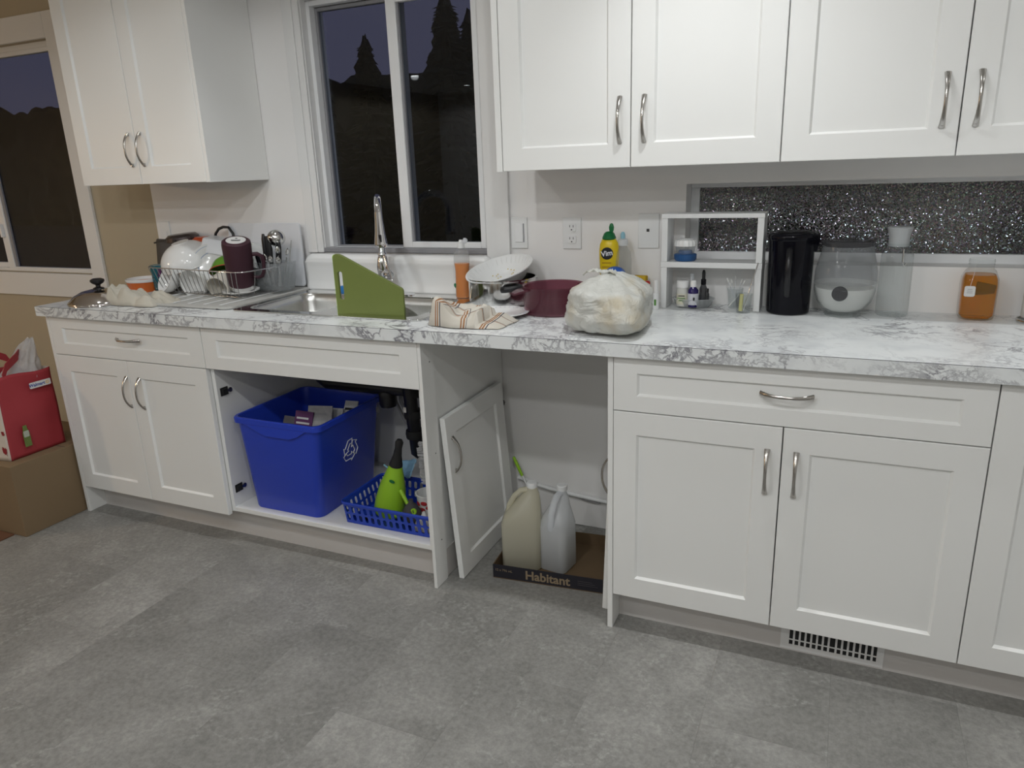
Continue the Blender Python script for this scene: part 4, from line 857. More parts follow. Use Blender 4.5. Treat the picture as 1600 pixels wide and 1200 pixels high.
# glass dish with small bottles
e = empty('glass_dish', (2.487, -.068, CT), 'clear glass dish holding small bottles under the shelf stand', 'dish'); c = (2.487, -.066, CT+.0005)
MB().lathe([(.001, 0), (.050, 0), (.060, .010), (.066, .026), (.069, .028), (.069, .031), (.064, .031), (.057, .012), (.048, .004), (.001, .004)], c, 44, sy=.72).build('dish', thin_glass('dish_glass', (.95, .96, .96), 1.45, .06, .34, (.82, .85, .86)), e, 40)
def bottle(name, x, y, r_, hb, hc, rc, label, mats, z0=CT+.0065, cat='bottle'):
    e = empty(name, (x, y, z0), label, cat); MB().lathe([(.001, 0), (r_*.93, 0), (r_, .003), (r_, hb*.82), (rc*.85, hb), (rc*.8, hb+.004)], (x, y, z0), 28).build('body', mats[0], e, 40)
    MB().lathe([(rc, hb), (rc, hb+hc-.002), (rc*.85, hb+hc), (.001, hb+hc)], (x, y, z0), 24).build('cap', mats[1], e, 40)
    if len(mats) > 2: MB().lathe([(r_+.0003, hb*.12), (r_+.0006, hb*.12), (r_+.0006, hb*.68), (r_+.0003, hb*.68)], (x, y, z0), 28, cap0=False, cap1=False).build('label_band', mats[2], e, 40)
    return e
e2 = bottle('pill_bottle', 2.455, -.088, .0195, .062, .023, .0205, 'white capped pill bottle with a cream label in the glass dish', (pbr('pill_plastic', (.62, .62, .58), .4), CERAM, pbr('cream_label', (.66, .64, .52), .6)))
for k, wd in enumerate((.013, .016, .012)): MB().box(2.458-wd, 2.458+wd*.6, -.1096, -.1090, CT+.0415-.008*k, CT+.0440-.008*k).build('label_print', (BINK, GREENI, GREENI)[k], e2)
e2 = bottle('dropper_bottle', 2.491, -.098, .0170, .066, .021, .0098, 'dark blue bottle with a white cap and pale label in the glass dish', (pbr('cobalt_glass', (.02, .012, .10), .12), CERAM, pbr('pale_label', (.60, .61, .66), .5)))
MB().box(2.494, 2.500, -.1162, -.1156, CT+.030, CT+.040).build('label_mark', BINK, e2)
bottle('nose_spray', 2.478, -.052, .0105, .070, .032, .0060, 'translucent white spray bottle behind the dark blue bottle', (MILKY, MILKY))
e2 = bottle('pipette_bottle', 2.5185, -.070, .0125, .070, .018, .0085, 'dark pipette bottle with a black rubber bulb in the glass dish', (SMOKE, GLOSSB)); MB().lathe([(.0055, .086), (.0058, .108), (.004, .116), (.001, .118)], (2.5185, -.070, CT+.0065), 14).build('rubber_bulb', MATTEB, e2, 50)
e2 = bottle('small_vial', 2.525, -.040, .009, .040, .012, .007, 'tiny dark capped vial at the back of the glass dish', (SMOKE, MATTEB))
# two drinking glasses with swabs
def tumbler(name, x, y, r0_, r1_, h, label):
    e = empty(name, (x, y, CT), label, 'glass'); MB().lathe([(.001, .005), (r0_-.0015, .005), (r1_-.0014, h), (r1_, h), (r0_, .0), (.001, 0)][::-1], (x, y, CT+.0005), 30).build('glass', GLASS, e, 40); return e
tumbler('drinking_glass', 2.618, -.052, .019, .0255, .064, 'small clear glass full of clear sticks under the shelf stand')
tumbler('drinking_glass', 2.655, -.128, .021, .0265, .060, 'small clear glass with a yellow tube in front of the shelf leg')
random.seed(12)
for k in range(7):
    a = random.uniform(0, 2*pi); q = .012; l_ = random.uniform(.075, .098); x, y = 2.618, -.052
    p0 = Vector((x-q*cos(a)*.7, y-q*sin(a)*.7, CT+.0065)); p1 = Vector((x+.021*cos(a)*1.25, y+.021*sin(a)*1.1, CT+l_))
    e = empty('swab_stick', p0, 'clear plastic swab stick in the small glass at the back', 'stick', 'swab sticks in the small glass'); MB().tube([p0, p1], .0010, 6).build('stem', MILKY, e); MB().lathe([(.0012, -.006), (.0022, -.003), (.0022, .004), (.001, .007)], n=8, M=T(*p1) @ (p1-p0).to_track_quat('Z', 'Y').to_matrix().to_4x4()).build('tip', COTTON, e, 60)
tag(MB().tube([(2.603, -.072, CT+.008), (2.632, -.055, CT+.045)], .0022, 8).build('cotton_stick', COTTON, None, 60), 'thick white stick lying across inside the small glass', 'stick')
tag(MB().tube([(2.647, -.137, CT+.007), (2.649, -.135, CT+.060)], [.0062, .0058], 12).build('yellow_tube', pbr('pale_yellow', (.62, .58, .22), .5), None, 60), 'pale yellow tube standing in the front small glass', 'tube')
tag(MB().tube([(2.656, -.140, CT+.007), (2.692, -.128, CT+.158)], .0022, 8).build('metal_straw', CHROME, None, 60), 'shiny metal straw leaning in the front small glass', 'straw')
# black pitcher
e = empty('black_pitcher', (2.784, -.092, CT), 'tall glossy black pitcher with a lid left of the glass globe', 'pitcher'); c = (2.784, -.090, CT+.0005)
MB().lathe([(.001, 0), (.058, 0), (.063, .004), (.0640, .03), (.0665, .200), (.0680, .228)], c, 44).build('body', GLOSSB, e, 40)
MB().lathe([(.0700, .226), (.0715, .232), (.0715, .240), (.067, .246), (.045, .251), (.001, .252)], c, 40).build('lid', GLOSSB, e, 40)
MB().loft([[(c[0]+x, c[1]+y, c[2]+z) for x, y, z in ((.060, -.018, zz), (.079+k, -.006, zz), (.079+k, .006, zz), (.060, .018, zz))] for k, zz in ((-.006, .19), (0, .222), (.001, .2435))]).build('spout', GLOSSB, e, 40)
MB().tube([(c[0]+.000, c[1]-.066, c[2]+.205), (c[0], c[1]-.088, c[2]+.195), (c[0], c[1]-.096, c[2]+.14), (c[0], c[1]-.092, c[2]+.09), (c[0], c[1]-.064, c[2]+.062)], [(.009, .006)]*5, 12).build('handle', pbr('grip_black', (.008, .008, .010), .3), e, 60)
# globe vase half full
e = empty('globe_jar', (2.942, -.096, CT), 'round clear glass jar half full of water, misted above', 'jar'); c = (2.942, -.097, CT+.0005); SYG = .98
out = [(.050, 0), (.052, .006), (.048, .012), (.062, .022), (.078, .046), (.086, .076), (.0875, .100), (.086, .135), (.080, .165), (.073, .192), (.0715, .210)]
MB().lathe([(.001, 0)]+out[:3]+out[3:7], c, 44, cap1=False, sy=SYG).build('lower_glass', GLASS, e, 40)
MB().lathe(out[6:], c, 44, cap0=False, cap1=False, sy=SYG).build('upper_glass', GLASSF, e, 40)
MB().lathe([(.0715, .209), (.0735, .211), (.0735, .221), (.070, .223), (.001, .224)], c, 40, sy=SYG).build('lid', SMOKE, e, 40)
MB().lathe([(.001, .016), (.044, .016), (.058, .026), (.074, .048), (.082, .078), (.083, .086), (.001, .0862)], c, 40, sy=SYG).build('water', thin_glass('water_refraction_haze', (.97, .98, .97), 1.33, .04, .80, (.97, .97, .95)), e, 40)  # white haze paints the bright refraction into the water
MB().lathe([(.001, -.004), (.020, -.004), (.022, 0), (.020, .004), (.001, .004)], n=24, M=T(c[0]-.012, c[1]-.086, c[2]+.078) @ RX(80)).build('knob', SMOKE, e, 50)
# carafe
e = empty('glass_carafe', (3.076, -.062, CT), 'tall clear glass carafe with a grey stopper lid', 'carafe'); c = (3.077, -.064, CT+.0005)
def flut(r_, z, a): return [(c[0]+(r_+a*cos(18*2*pi*k/108))*cos(2*pi*k/108), c[1]+(r_+a*cos(18*2*pi*k/108))*sin(2*pi*k/108), c[2]+z) for k in range(108)]  # flutes are added to the shape to make vertical highlights
MB().loft([flut(r_, z, a_) for r_, z, a_ in ((.001, 0, 0), (.040, 0, 0), (.0430, .004, .0004), (.0440, .02, .0008), (.0430, .150, .0008), (.0435, .175, .0003), (.041, .186, 0), (.031, .198, 0), (.0295, .214, 0))], True, False).build('body', thin_glass('carafe_glass', (.93, .945, .945), 1.45, .05, .07, (.72, .75, .76)), e, 40)
MB().lathe([(.0275, .205), (.028, .235), (.033, .252), (.0345, .259), (.032, .261), (.001, .261)], c, 32).build('stopper', pbr('grey_stopper', (.42, .44, .45), .35), e, 40)
MB().tube([(c[0]+.012, c[1]-.040, c[2]+.20), (c[0]+.012, c[1]-.046, c[2]+.165), (c[0]+.016, c[1]-.046, c[2]+.152), (c[0]+.022, c[1]-.044, c[2]+.160)], .0022, 8).build('wire_clip', STEEL2, e, 60)
# mason jar of tea
e = empty('tea_jar', (3.293, -.062, CT), 'square-shouldered glass jar of amber tea with a tag', 'jar'); c = (3.293, -.062); 
def sq(h, r_, z): return [(c[0]+x, c[1]+y, CT+.0005+z) for x, y in rrect(-h, h, -h, h, r_, 6)]
MB().loft([sq(.036, .02, 0), sq(.042, .022, .003), sq(.0445, .023, .012), sq(.0455, .024, .10), sq(.0445, .026, .118), sq(.038, .034, .138), sq(.032, .0315, .146), sq(.031, .0305, .152), sq(.033, .0325, .156), sq(.031, .0305, .160), sq(.033, .0325, .164), sq(.031, .0305, .172)], True, False).build('glass', GLASS, e, 40)
MB().loft([sq(.034, .02, .004), sq(.041, .022, .012), sq(.0425, .023, .10), sq(.0415, .025, .116), sq(.038, .032, .128)]).build('tea', AMBER, e, 40)
tg = MB().loft([[(c[0]-.027+x, c[1]-.0475, CT+.085+y) for x, y in rrect(-.0135, .0135, -.015, .015, .005, 4)], [(c[0]-.027+x, c[1]-.0465, CT+.085+y) for x, y in rrect(-.0135, .0135, -.015, .015, .005, 4)]]).build('tag', PAPER, e); MB().box(c[0]-.034, c[0]-.020, c[1]-.0479, c[1]-.0476, CT+.080, CT+.0815).box(c[0]-.034, c[0]-.020, c[1]-.0479, c[1]-.0476, CT+.085, CT+.0865).box(c[0]-.033, c[0]-.021, c[1]-.0479, c[1]-.0476, CT+.090, CT+.0915).build('tag_print', GREYH, tg)
MB().tube([(c[0]-.027, c[1]-.0468, CT+.10), (c[0]-.022, c[1]-.044, CT+.13), (c[0]-.016, c[1]-.033, CT+.172)], .0005, 4).build('string', PAPER, e)
MB().loft([[(c[0]+.012+x, c[1]-.005+.004*s_, CT+.068+z) for x, z in ((-.024, 0), (.024, .006), (.026, .030), (-.018, .040))] for s_ in (-1, 1)]).build('tea_bag', TEADARK, e, bevel=.003)
# paper towel roll at the frame edge
e = empty('paper_towel_roll', (3.462, -.075, CT), 'white paper towel roll on a wire stand at the right edge', 'paper towel')
MB().lathe([(.018, .012), (.058, .012), (.059, .015), (.059, .285), (.058, .288), (.018, .288)], (3.462, -.072, CT), 40).build('roll', PAPER, e, 40); MB().tube([(3.462+.068*cos(a), -.078+.068*sin(a)*.98, CT+.0045) for a in [2*pi*i/32 for i in range(32)]], .003, 8, closed=True).build('base_ring', STEEL2, e, 60); MB().tube([(3.462, -.072, CT+.004), (3.462, -.072, CT+.33)], .004, 8).build('spindle', STEEL2, e, 60)
MB().tube([(3.394, -.078, CT+.0045), (3.53, -.078, CT+.0045)], .003, 8).build('base_bar', STEEL2, e, 60)

# ------------------------------------------------------------------ under the sink
ZF = .1502
e = empty('recycling_bin', (1.08, -.37, ZF), 'deep blue plastic recycling bin under the sink', 'bin')
def bl_(x0, x1, y0, y1, z, r=.03): return [(x, y, z) for x, y in rrect(x0, x1, y0, y1, r, 5)]
B0 = (.918, 1.232, -.556, -.200); B1 = (.897, 1.283, -.583, -.178)
def bi(t, g=0): return [B0[k]+(B1[k]-B0[k])*t+(g if k in (0, 2) else -g) for k in range(4)]
MB().loft([bl_(*bi(0), ZF), bl_(*bi(.02, -.002), ZF+.006), bl_(*bi(.9), .508), bl_(*bi(1), .520), bl_(*bi(1, .004), .520), bl_(*bi(.9, .004), .505), bl_(*bi(.02, .006), ZF+.010), bl_(*bi(0, .02), ZF+.008)]).build('tub', BLUE, e, 35)
MB().loft([bl_(*bi(1, -.001), .503), bl_(*bi(1, -.0075), .506), bl_(*bi(1, -.008), .524), bl_(*bi(1, -.004), .5285), bl_(*bi(1, .003), .5275), bl_(*bi(1, .005), .520)], False, False).build('rim', BLUE, e, 35)
yf = -.5885
MB().loft([[(x, yf+k, z) for x, z in ((.945, .505), (1.235, .505), (1.19, .478), (1.155, .466), (1.045, .466), (1.01, .478))] for k in (0, .010)]).build('grip_recess', BLUE, e, bevel=.002)
arrow = [(-.50, -.64), (.10, -.64), (.10, -.80), (.46, -.48), (.10, -.16), (.10, -.32), (-.34, -.32), (-.46, -.12), (-.74, -.28)]
for k in range(3):
    ca, sa = cos(R(120*k)), sin(R(120*k)); pts = []
    for x, y in arrow:
        X_, Y_ = x*ca-y*sa, x*sa+y*ca; z = .364+Y_*.058; pts.append((B0[1]+(B1[1]-B0[1])*(z-ZF)/.37+.0012, -.380+X_*.058, z))
    MB().tube(pts, .0019, 5, closed=True).build('recycling_arrow', WINK, e)
MB().box(1.2795, 1.2815, -.215, -.198, .462, .482).build('sticker', PAPERG, e)
def card(name, M, w_, h, mat, label, pm=None, t=.004):
    e = empty(name, M.translation, label, 'paper', 'recycling in the blue bin'); MB().box(-w_/2, w_/2, -t/2, t/2, 0, h, M).build('sheet', mat, e)
    if pm:
        for k in range(4): MB().box(-w_*.4, w_*(.35-.08*(k % 2)), -t/2-.0006, -t/2-.0001, h*(.3+.15*k), h*(.36+.15*k), M).build('print', pm, e)
card('paper_card', tilt(1.140, -.42, 0.385, -25, 0, 14), .10, .15, PAPERG, 'grey printed card in the middle of the blue bin', GREYH)
card('paper_card', tilt(1.070, -.43, 0.385, -18, 8, 20), .07, .125, PURPP, 'purple striped carton left in the blue bin', PAPER, .02)
card('paper_card', tilt(1.205, -.34, 0.390, -30, -6, -12), .07, .15, PAPER, 'white leaflet with black marks right in the blue bin', BINK)
card('paper_card', tilt(1.140, -.385, 0.395, -40, 0, 8), .11, .13, PAPER, 'pale folded box lid behind the grey card in the bin')
card('paper_card', tilt(1.02, -.44, 0.375, -35, 12, 30), .09, .115, pbr('dark_card', (.10, .09, .10), .7, var=.4, vscale=50), 'dark scrap of packaging at the left in the blue bin')
tag(MB().loft([bl_(.94, 1.22, -.54, -.22, ZF+.012), bl_(.925, 1.245, -.555, -.205, .385)]).build('paper_pile', PAPERG), 'mixed flattened paper filling the blue bin', 'paper', kind='stuff')
# basket
e = empty('basket', (1.52, -.42, ZF), 'low blue plastic basket with slotted sides under the sink', 'basket')
K0 = (1.352, 1.703, -.545, -.300); K1 = (1.330, 1.716, -.562, -.285); KH = .084
MB().loft([bl_(*K0, ZF+.0003, .02), bl_(*K0, ZF+.004, .02)]).build('base', BLUEB, e)
def wallplate(L, M):
    holes = []; n = int(L/.026)
    for row in (0, 1):
        for k in range(n):
            x = (k+.5)*L/n-L/2; z0 = .012+row*.034; holes.append([(x+a, z0+b) for a, b in rrect(-.0068, .0068, 0, .027, .006, 3)])
    curve_mesh('slotted_wall', [[(-L/2, 0), (L/2, 0), (L/2, KH), (-L/2, KH)]]+holes, .0022, BLUEB, M, e)
wallplate(.364, T(1.5255, -.5455, ZF+.002) @ RX(90+10)); wallplate(.364, T(1.5255, -.2995, ZF+.002) @ RX(90-8))
wallplate(.25, T(1.3525, -.4225, ZF+.002) @ RZ(-90) @ RX(90+12)); wallplate(.25, T(1.7015, -.4225, ZF+.002) @ RZ(90) @ RX(90+6))
rl = [(x, y, ZF+KH) for x, y in rrect(*K1, .025, 5)]; MB().tube(rl, [(.005, .007)]*len(rl), 8, closed=True).build('rim', BLUEB, e, 60)
# watering bottle in the basket
e = empty('watering_bottle', (1.46, -.43, ZF+.006), 'lime green watering bottle with a black neck in the basket', 'watering can')
WM = T(1.452, -.435, ZF+.0055) @ RY(14)
MB().lathe([(.001, 0), (.055, 0), (.060, .006), (.059, .05), (.050, .115), (.036, .165), (.026, .200), (.024, .208)], n=36, M=WM, sy=.85).build('body', LIME, e, 50)
MB().lathe([(.025, .204), (.024, .212), (.016, .245), (.013, .275), (.015, .30), (.010, .31), (.001, .312)], n=24, M=WM).build('neck', MATTEB, e, 50)
MB().tube([WM @ Vector(p) for p in ((.045, -.02, .125), (.080, -.035, .105), (.122, -.055, .082))], [.008, .007, .0065], 10).build('spout_arm', LIME, e, 60)
MB().tube([WM @ Vector(p) for p in ((.040, -.042, .020), (.085, -.050, .055), (.132, -.060, .094))], [.011, .0095, .0095], 12).build('spout', LIME, e, 60)
MB().lathe([(.0115, 0), (.0115, .006), (.006, .006), (.006, .001)], n=14, M=T(*(WM @ Vector((.134, -.063, .095)))) @ RX(75)).build('nozzle', LIME, e, 40)
MB().lathe([(.012, 0), (.011, .0015)], n=16, M=WM @ T(.012, -.034, .155) @ RX(75), sy=.5).build('fill_hole', DGREEN, e)
# other things in the basket
e = empty('bottle_brush', (1.60, -.36, ZF+.006), 'white bristle bottle brush standing in the basket', 'brush'); p0, p1 = Vector((1.625, -.40, ZF+.006)), Vector((1.568, -.34, .425))
MB().tube([p0, p1], .003, 8).build('stem', PORC, e, 60); mb = MB(); random.seed(4); d_ = (p1-p0).normalized(); q_ = d_.to_track_quat('Z', 'Y').to_matrix().to_4x4()
for k in range(420):
    t = .42+.56*k/420; a = random.uniform(0, 2*pi); c0 = p0+(p1-p0)*t; v_ = (q_ @ Vector((cos(a), sin(a), .15)))*.030*(1 if t < .9 else .75); mb.tube([c0, c0+v_], .0011, 3)
mb.build('bristles', BRIST, e); 
e = empty('berry_tub', (1.60, -.43, ZF), 'small white yogurt tub printed with red berries in the basket', 'tub'); c = (1.606, -.395, ZF+.006)
MB().lathe([(.001, 0), (.036, 0), (.046, .085), (.0485, .086), (.0485, .090), (.044, .090), (.035, .003), (.001, .003)], c, 32).build('cup', PORC, e, 40)
for k, (a, z) in enumerate(((-125, .055), (-85, .062), (-98, .035), (-60, .045), (-140, .03))):
    r_ = .036+.010*z/.085; MB().lathe([(.011, 0), (.009, .0015)], n=12, M=T(c[0]+r_*cos(R(a)), c[1]+r_*sin(R(a)), c[2]+z) @ RZ(a) @ RY(90), sy=1.2, sx=.8).build('berry_print', REDI, e)
e = empty('air_bulb', (1.585, -.485, ZF), 'dusty dark grey rubber bulb in front of the yogurt tub', 'bulb'); MB().lathe([(.001, 0), (.026, .004), (.036, .025), (.034, .050), (.02, .072), (.009, .082), (.008, .095), (.001, .096)], (1.583, -.480, ZF+.006), 24).build('bulb', DUSTY, e, 50)
towel_grid(lambda u, v: (1.615+.075*u, -.535+.09*v, ZF+.010+.045*min(1, 6*min(u, 1-u, v, 1-v))*(.8+.8*nz(u*4, v*4, 2))), 16, 16, 'tissue', PAPER, 'crumpled white tissue in the basket right corner', 'tissue')
towel_grid(lambda u, v: (1.385+.13*u, -.345+.05*v-.02*u, ZF+.10+.075*u*.4+.05*v+.015*nz(u*5, v*5, 3)), 18, 12, 'blue_pouch', pbr('blue_film', (.25, .45, .62), .25, bump=.5, bscale=40), 'crinkled pale blue plastic pouch behind the green bottle', 'pouch')
e = empty('toothbrush', (1.43, -.37, .30), 'blue toothbrush lying across the basket top', 'toothbrush'); MB().tube([(1.405, -.372, .318), (1.44, -.378, .300), (1.49, -.386, .275)], [(.004, .003), (.003, .003), (.0035, .003)], 8).build('stick', AQUA, e, 60)
for k, (x, y) in enumerate(((1.375, -.505), (1.40, -.512), (1.425, -.50))):
    lathe_thing('jar_lid', [(.001, 0), (.012, 0), (.012, .012), (.009, .014), (.001, .014)], T(x, y, ZF+.006), (STEEL2, MATTEB, STEEL2)[k], ('shiny little metal lid in the basket corner', 'black little lid in the basket', 'shiny metal lid beside the green bottle base')[k], 'lid', n=18)
# drain pipes
e = empty('drain_pipe', (1.4, -.28, .34), 'black plastic drain pipes under the sink', 'pipe')
MB().tube([(1.10, -.307, .738), (1.10, -.307, .615), (1.12, -.30, .598), (1.47, -.27, .588)], .024, 14).build('cross_pipe', BLACK, e, 60)
MB().lathe([(.030, 0), (.034, .01), (.034, .055), (.028, .065)], (1.382, -.275, .520), 20).build('tee', BLACK, e, 40)
MB().tube([(1.49, -.307, .738), (1.49, -.29, .60), (1.497, -.275, .345), (1.51, -.23, .300), (1.55, -.14, .305), (1.56, -.011, .33)], .026, 16).build('trap', BLACK, e, 60)
for zc in (.585, .50, .42): MB().lathe([(.034, -.016), (.036, 0), (.034, .016)], (1.492, -.275, zc), 12).build('nut', MATTEB, e, 40)
MB().box(1.472, 1.484, -.3125, -.3105, .515, .535).build('tag', PAPER, e)
e = empty('supply_hose', (1.42, -.24, .3), 'grey braided water supply hoses beside the drain', 'hose')
MB().tube([(1.40, -.22, .70), (1.405, -.22, .52), (1.43, -.21, .45), (1.44, -.20, .39), (1.445, -.19, .31)], .007, 8).build('hose', GREYH, e, 60); MB().tube([(1.375, -.22, .535), (1.405, -.215, .455), (1.425, -.205, .42)], .006, 8).build('hose', GREYH, e, 60)
MB().lathe([(.012, 0), (.012, .03), (.008, .035)], (1.441, -.200, .385), 12).build('valve', STEEL2, e, 40); MB().lathe([(.009, 0), (.009, .014)], n=12, M=T(1.441, -.214, .38) @ RX(90)).build('valve_knob', REDG, e, 40)

# ------------------------------------------------------------------ the open niche
def loose_door(name, label, loc, rz, lean, hx, hz, hinge_x):
    e = empty(name, (0, 0, 0), label, 'cabinet door', 'cabinet doors taken off and leaned in the niche')
    mb = shaker_mb(.4535, .5915); mb.build('panel', WHITE, e); put('handle', HANDLE, (hx, -.0005, hz), e)
    for z in (.10, .50):
        h = MB().box(hinge_x-.022, hinge_x+.020, .019, .031, z-.014, z+.014).box(hinge_x+.008, hinge_x+.026, .008, .027, z-.010, z+.010).build('hinge', MATTEB, e, bevel=.002); MB().lathe([(.006, 0), (.006, .008)], n=10, M=T(hinge_x+.022, .012, z) @ RY(90)).build('hinge_pin', NICKEL, h, 40)
    e.location = loc; e.rotation_euler = (Matrix.Rotation(R(rz), 3, 'Z') @ Matrix.Rotation(R(-lean), 3, 'X')).to_euler()
loose_door('loose_door', 'white cabinet door leaning against the left side of the niche', (1.807, -.523, .0015), 90, 3.7, .032, .455, .4535)
loose_door('loose_door', 'white cabinet door leaning edge-on against the right side of the niche', (2.3105, -.068, .0012), -90, 2.35, .4215, .455, 0)
# cardboard tray
e = empty('cardboard_tray', (2.09, -.31, 0), 'flat brown cardboard tray with a black printed front in the niche', 'box')
TM = T(1.899, -.478, .0004) @ RZ(5); TWd, TD, TH = .391, .305, .052
MB().box(0, TWd, 0, TD, 0, .003, TM).build('base', CARD2, e)
fr_ = MB().box(0, TWd, 0, .003, .003, TH, TM).build('front_wall', PRNT, e); MB().box(.003, TWd-.003, .003, .0045, .003, TH-.001, TM).build('front_lining', CARD2, e)
MB().box(0, TWd, TD-.003, TD, .003, TH, TM).build('back_wall', CARD2, e); MB().box(0, .003, .003, TD-.003, .003, TH, TM).build('side_wall', CARD2, e); MB().box(TWd-.003, TWd, .003, TD-.003, .003, TH, TM).build('side_wall', CARD2, e)
text_mesh('lettering', 'Habitant', .046, TANP, TM @ T(.198, -.0006, .026) @ RX(90), fr_, bold=.0011); text_mesh('lettering', '12 x 796 mL', .0125, TANP, TM @ T(.040, -.0006, .033) @ RX(90), fr_)
for k in range(3): MB().box(.305, .375-.01*k, -.0008, -.0003, .020+.007*k, .0215+.007*k, TM).build('small_print', GREYP, fr_)
# jugs
def jug(name, label, cx, cy, h, wd, az, mat, capz):
    e = empty(name, (cx, cy, .0036), label, 'jug'); M = T(cx, cy, .0036) @ RZ(az)
    L = []
    for s_, off, z, r_ in ((.93, 0, 0, .02), (1, 0, .006, .024), (1, 0, .10, .026), (1, 0, .175, .028), (.90, .006, .205, .035), (.66, .022, .240, .035), (.42, .036, .272, .028), (.28, .040, .288, .019), (.27, .040, .300, .0185)):
        k = wd/2*s_; L.append([(x+off, y, z*h/.31) for x, y in rrect(-k, k, -k, k, min(r_, k*.95), 5)])
    MB().loft(L, True, True, M).build('body', mat, e, 50)
    MB().tube([M @ Vector((x, 0, z*h/.31)) for x, z in ((.024, .288), (.0, .284), (-.022, .265), (-.042, .230), (-.050, .195), (-.048, .170))], [(.013, .010)]*6, 12).build('handle', mat, e, 60)
    MB().lathe([(.019, .296*h/.31), (.0195, .300*h/.31), (.0195, .314*h/.31), (.017, .317*h/.31), (.001, .317*h/.31)], n=22, M=M @ T(.040, 0, 0)).build('cap', PORC, e, 40)
    ll = [[(x, y, z) for x, y in rrect(-k, k, -k, k, .022, 4)] for k, z in ((wd*.44, .006), (wd*.475, .012), (wd*.475, .13))]
    MB().loft(ll, True, True, M).build('liquid', thin_glass(name+'_liquid', (.8, .8, .78), 1.15, .1, .25, (.7, .7, .66)), e, 40)
jug('yellowed_jug', 'yellowed plastic jug with a side handle in the cardboard tray', 1.958, -.345, .308, .140, 18, MILKYT, 0)
jug('milky_jug', 'milky white plastic jug with its handle toward the front', 2.085, -.325, .292, .110, 82, MILKY, 0)
# brush and hose along the wall
e = empty('dish_brush', (1.83, -.05, .1), 'long brush with a lime green handle standing behind the jugs', 'brush'); MB().tube([(1.790, -.030, .268), (1.806, -.033, .238), (1.829, -.038, .195)], [(.006, .006), (.0075, .0065), (.006, .006)], 10).build('grip', LIME, e, 60); MB().tube([(1.829, -.038, .196), (1.862, -.045, .135), (1.90, -.055, .06)], .0042, 8).build('stem', PORC, e, 60); MB().lathe([(.004, 0), (.018, .01), (.018, .045), (.004, .055)], (1.905, -.056, .003), 14).build('bristle_head', BRIST, e, 40)
tag(MB().tube([(1.80, -.012, .175), (1.86, -.014, .158), (1.94, -.016, .146), (2.03, -.016, .136), (2.12, -.014, .128), (2.335, -.012, .11)], .0085, 10).build('water_hose', PORC, None, 60), 'white water hose along the niche back wall', 'hose')
tag(MB().tube([(1.99, -.010, .135), (2.04, -.010, .128), (2.09, -.012, .115), (2.14, -.012, .112), (2.16, -.012, .122)], .0022, 8).build('thin_cable', GREYH, None, 60), 'thin grey cable looped under the white hose', 'cable')

# ------------------------------------------------------------------ box and bag at the left
e = empty('cardboard_box', (-.22, -.63, 0), 'plain brown cardboard box on the floor left of the cabinets', 'box')
MB().box(-.43, -.030, -.875, -.40, .0003, .308).build('body', CARD, e, bevel=.002); MB().box(-.43, -.031, -.640, -.637, .3081, .3084).build('flap_seam', DARKGAP, e)
tag(MB().box(-.62, -.10, -.958, -.880, .0003, .005).build('cardboard_sheet', REDC), 'reddish-brown flat card on the floor in front of the box', 'sheet')
e = empty('shopping_bag', (-.20, -.71, .309), 'red reusable shopping bag with maple leaf sides standing on the box', 'bag')
Z0b, Z1b = .3095, .648
def bagface(u, v): return (-.088+.012*sin(pi*v)*sin(pi*u)+.006*nz(u*3, v*3, 1)-.01*v, -.828+.234*u+.020*(v)*(1-u)*0+.022*v*(.5-u)*.4+.012*v, Z0b+(Z1b-Z0b)*v+.006*sin(u*6)*v)
o = MB().grid(bagface, 20, 24).build('front_panel', REDB, e, 70, solid=.002)
def lside(u, v): p = bagface(0, v); return (p[0]-.22*u, p[1]-.012*sin(pi*u)+.0, p[2]+.01*sin(u*5)*v)
sd = MB().grid(lside, 16, 20).build('side_panel', BAGW, e, 70, solid=.002)
def rside(u, v): p = bagface(1, v); return (p[0]-.22*u, p[1]+.015*sin(pi*u), p[2]-.02*u*v)
MB().grid(rside, 16, 20).build('side_panel', BAGW, e, 70, solid=.002)
def bside(u, v): p = bagface(u, v); return (-.308, p[1], p[2])
MB().grid(bside, 8, 8).build('back_panel', REDB, e, 70, solid=.002); MB().box(-.305, -.09, -.822, -.616, Z0b, Z0b+.003).build('bottom', REDB, e)
leaf = [(0, -1), (.08, -.5), (.5, -.55), (.4, -.3), (.9, .1), (.7, .15), (.75, .45), (.4, .3), (.3, .75), (.15, .6), (0, 1), (-.15, .6), (-.3, .75), (-.4, .3), (-.75, .45), (-.7, .15), (-.9, .1), (-.4, -.3), (-.5, -.55), (-.08, -.5)]
random.seed(2)
for k, (u, v, s_) in enumerate(((.10, .12, .022), (.22, .30, .017), (.06, .34, .013), (.12, .52, .015), (.25, .62, .019), (.07, .72, .013), (.30, .10, .016), (.20, .85, .016), (.45, .4, .018), (.5, .75, .02), (.55, .15, .018))):
    p = Vector(lside(u, v)); curve_mesh('maple_leaf', [[(x*s_, y*s_) for x, y in leaf]], .001, LEAFR, T(p.x, p.y-.0025, p.z) @ RX(90) @ Matrix.Rotation(random.uniform(-.6, .6), 4, 'Z'), sd)
FM = T(-.0745, -.655, .592) @ RZ(90) @ RX(90)
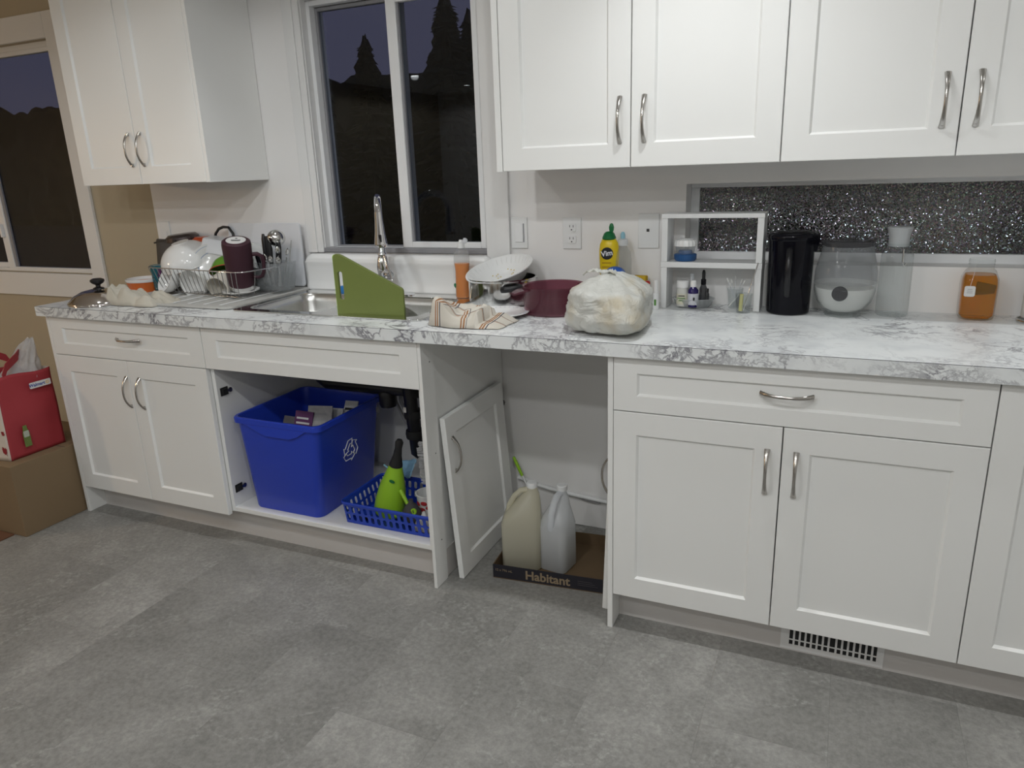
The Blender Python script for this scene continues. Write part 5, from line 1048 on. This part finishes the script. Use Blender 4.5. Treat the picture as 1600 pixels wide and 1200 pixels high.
lb = curve_mesh('logo_patch', [rrect(-.045, .045, -.0125, .0125, .004)], .0016, PAPER, FM @ T(0, 0, .0015), e); text_mesh('lettering', 'Walmart', .0185, INK, FM @ T(-.014, 0, .0027), lb, bold=.0003)
for k in range(6): a = 60*k; MB().tube([FM @ Vector((.030+.003*cos(R(a)), .003*sin(R(a)), .0027)), FM @ Vector((.030+.008*cos(R(a)), .008*sin(R(a)), .0027))], .0012, 5).build('spark', GOLDI, lb)
GM2 = T(-.0735, -.757, .396) @ RZ(90) @ RX(90)
gp = curve_mesh('product_print', [[(-.013, -.045), (.015, -.045), (.015, .012), (.009, .030), (.008, .045), (-.007, .045), (-.008, .030), (-.013, .012)]], .0012, pbr('print_green', (.14, .20, .05), .6, var=.4, vscale=40), GM2, e); curve_mesh('print_label', [rrect(-.010, .012, -.004, .022, .003)], .0012, pbr('print_pale', (.42, .45, .38), .6), GM2 @ T(0, 0, .001), gp)
sp = [(-.100, -.78, .645), (-.115, -.75, .682), (-.15, -.68, .706), (-.19, -.64, .712), (-.21, -.635, .695), (-.21, -.64, .645)]
MB().loft([[Vector(p)+Vector(q) for q in ((-.0, 0, -.016), (.004, 0, -.016), (.004, 0, .016), (-.0, 0, .016))] for p in sp]).build('strap', REDB, e, 50)
sp = [(-.21, -.82, .645), (-.22, -.80, .69), (-.24, -.76, .71), (-.25, -.70, .715), (-.25, -.66, .69), (-.25, -.64, .645)]
MB().loft([[Vector(p)+Vector(q) for q in ((0, 0, -.016), (.004, 0, -.016), (.004, 0, .016), (0, 0, .016))] for p in sp]).build('strap', REDB, e, 50)
e = empty('clear_bag', (-.18, -.66, .66), 'crinkled clear plastic bag rising out of the red shopping bag', 'bag')
def cb(u, v):
    th = 2*pi*u; r_ = (1-v**1.7*.85)*(1+.18*nz(cos(th)*2, sin(th)*2, v*3)+.06*sin(th*9)); return (-.19+.085*r_*cos(th)+.01*v, -.662+.062*r_*sin(th)+.075*v**1.3, .60+.165*v+.012*nz(cos(th)*4, sin(th)*4, v*5))
MB().grid(cb, 48, 22).build('film', FILM2, e, 80)
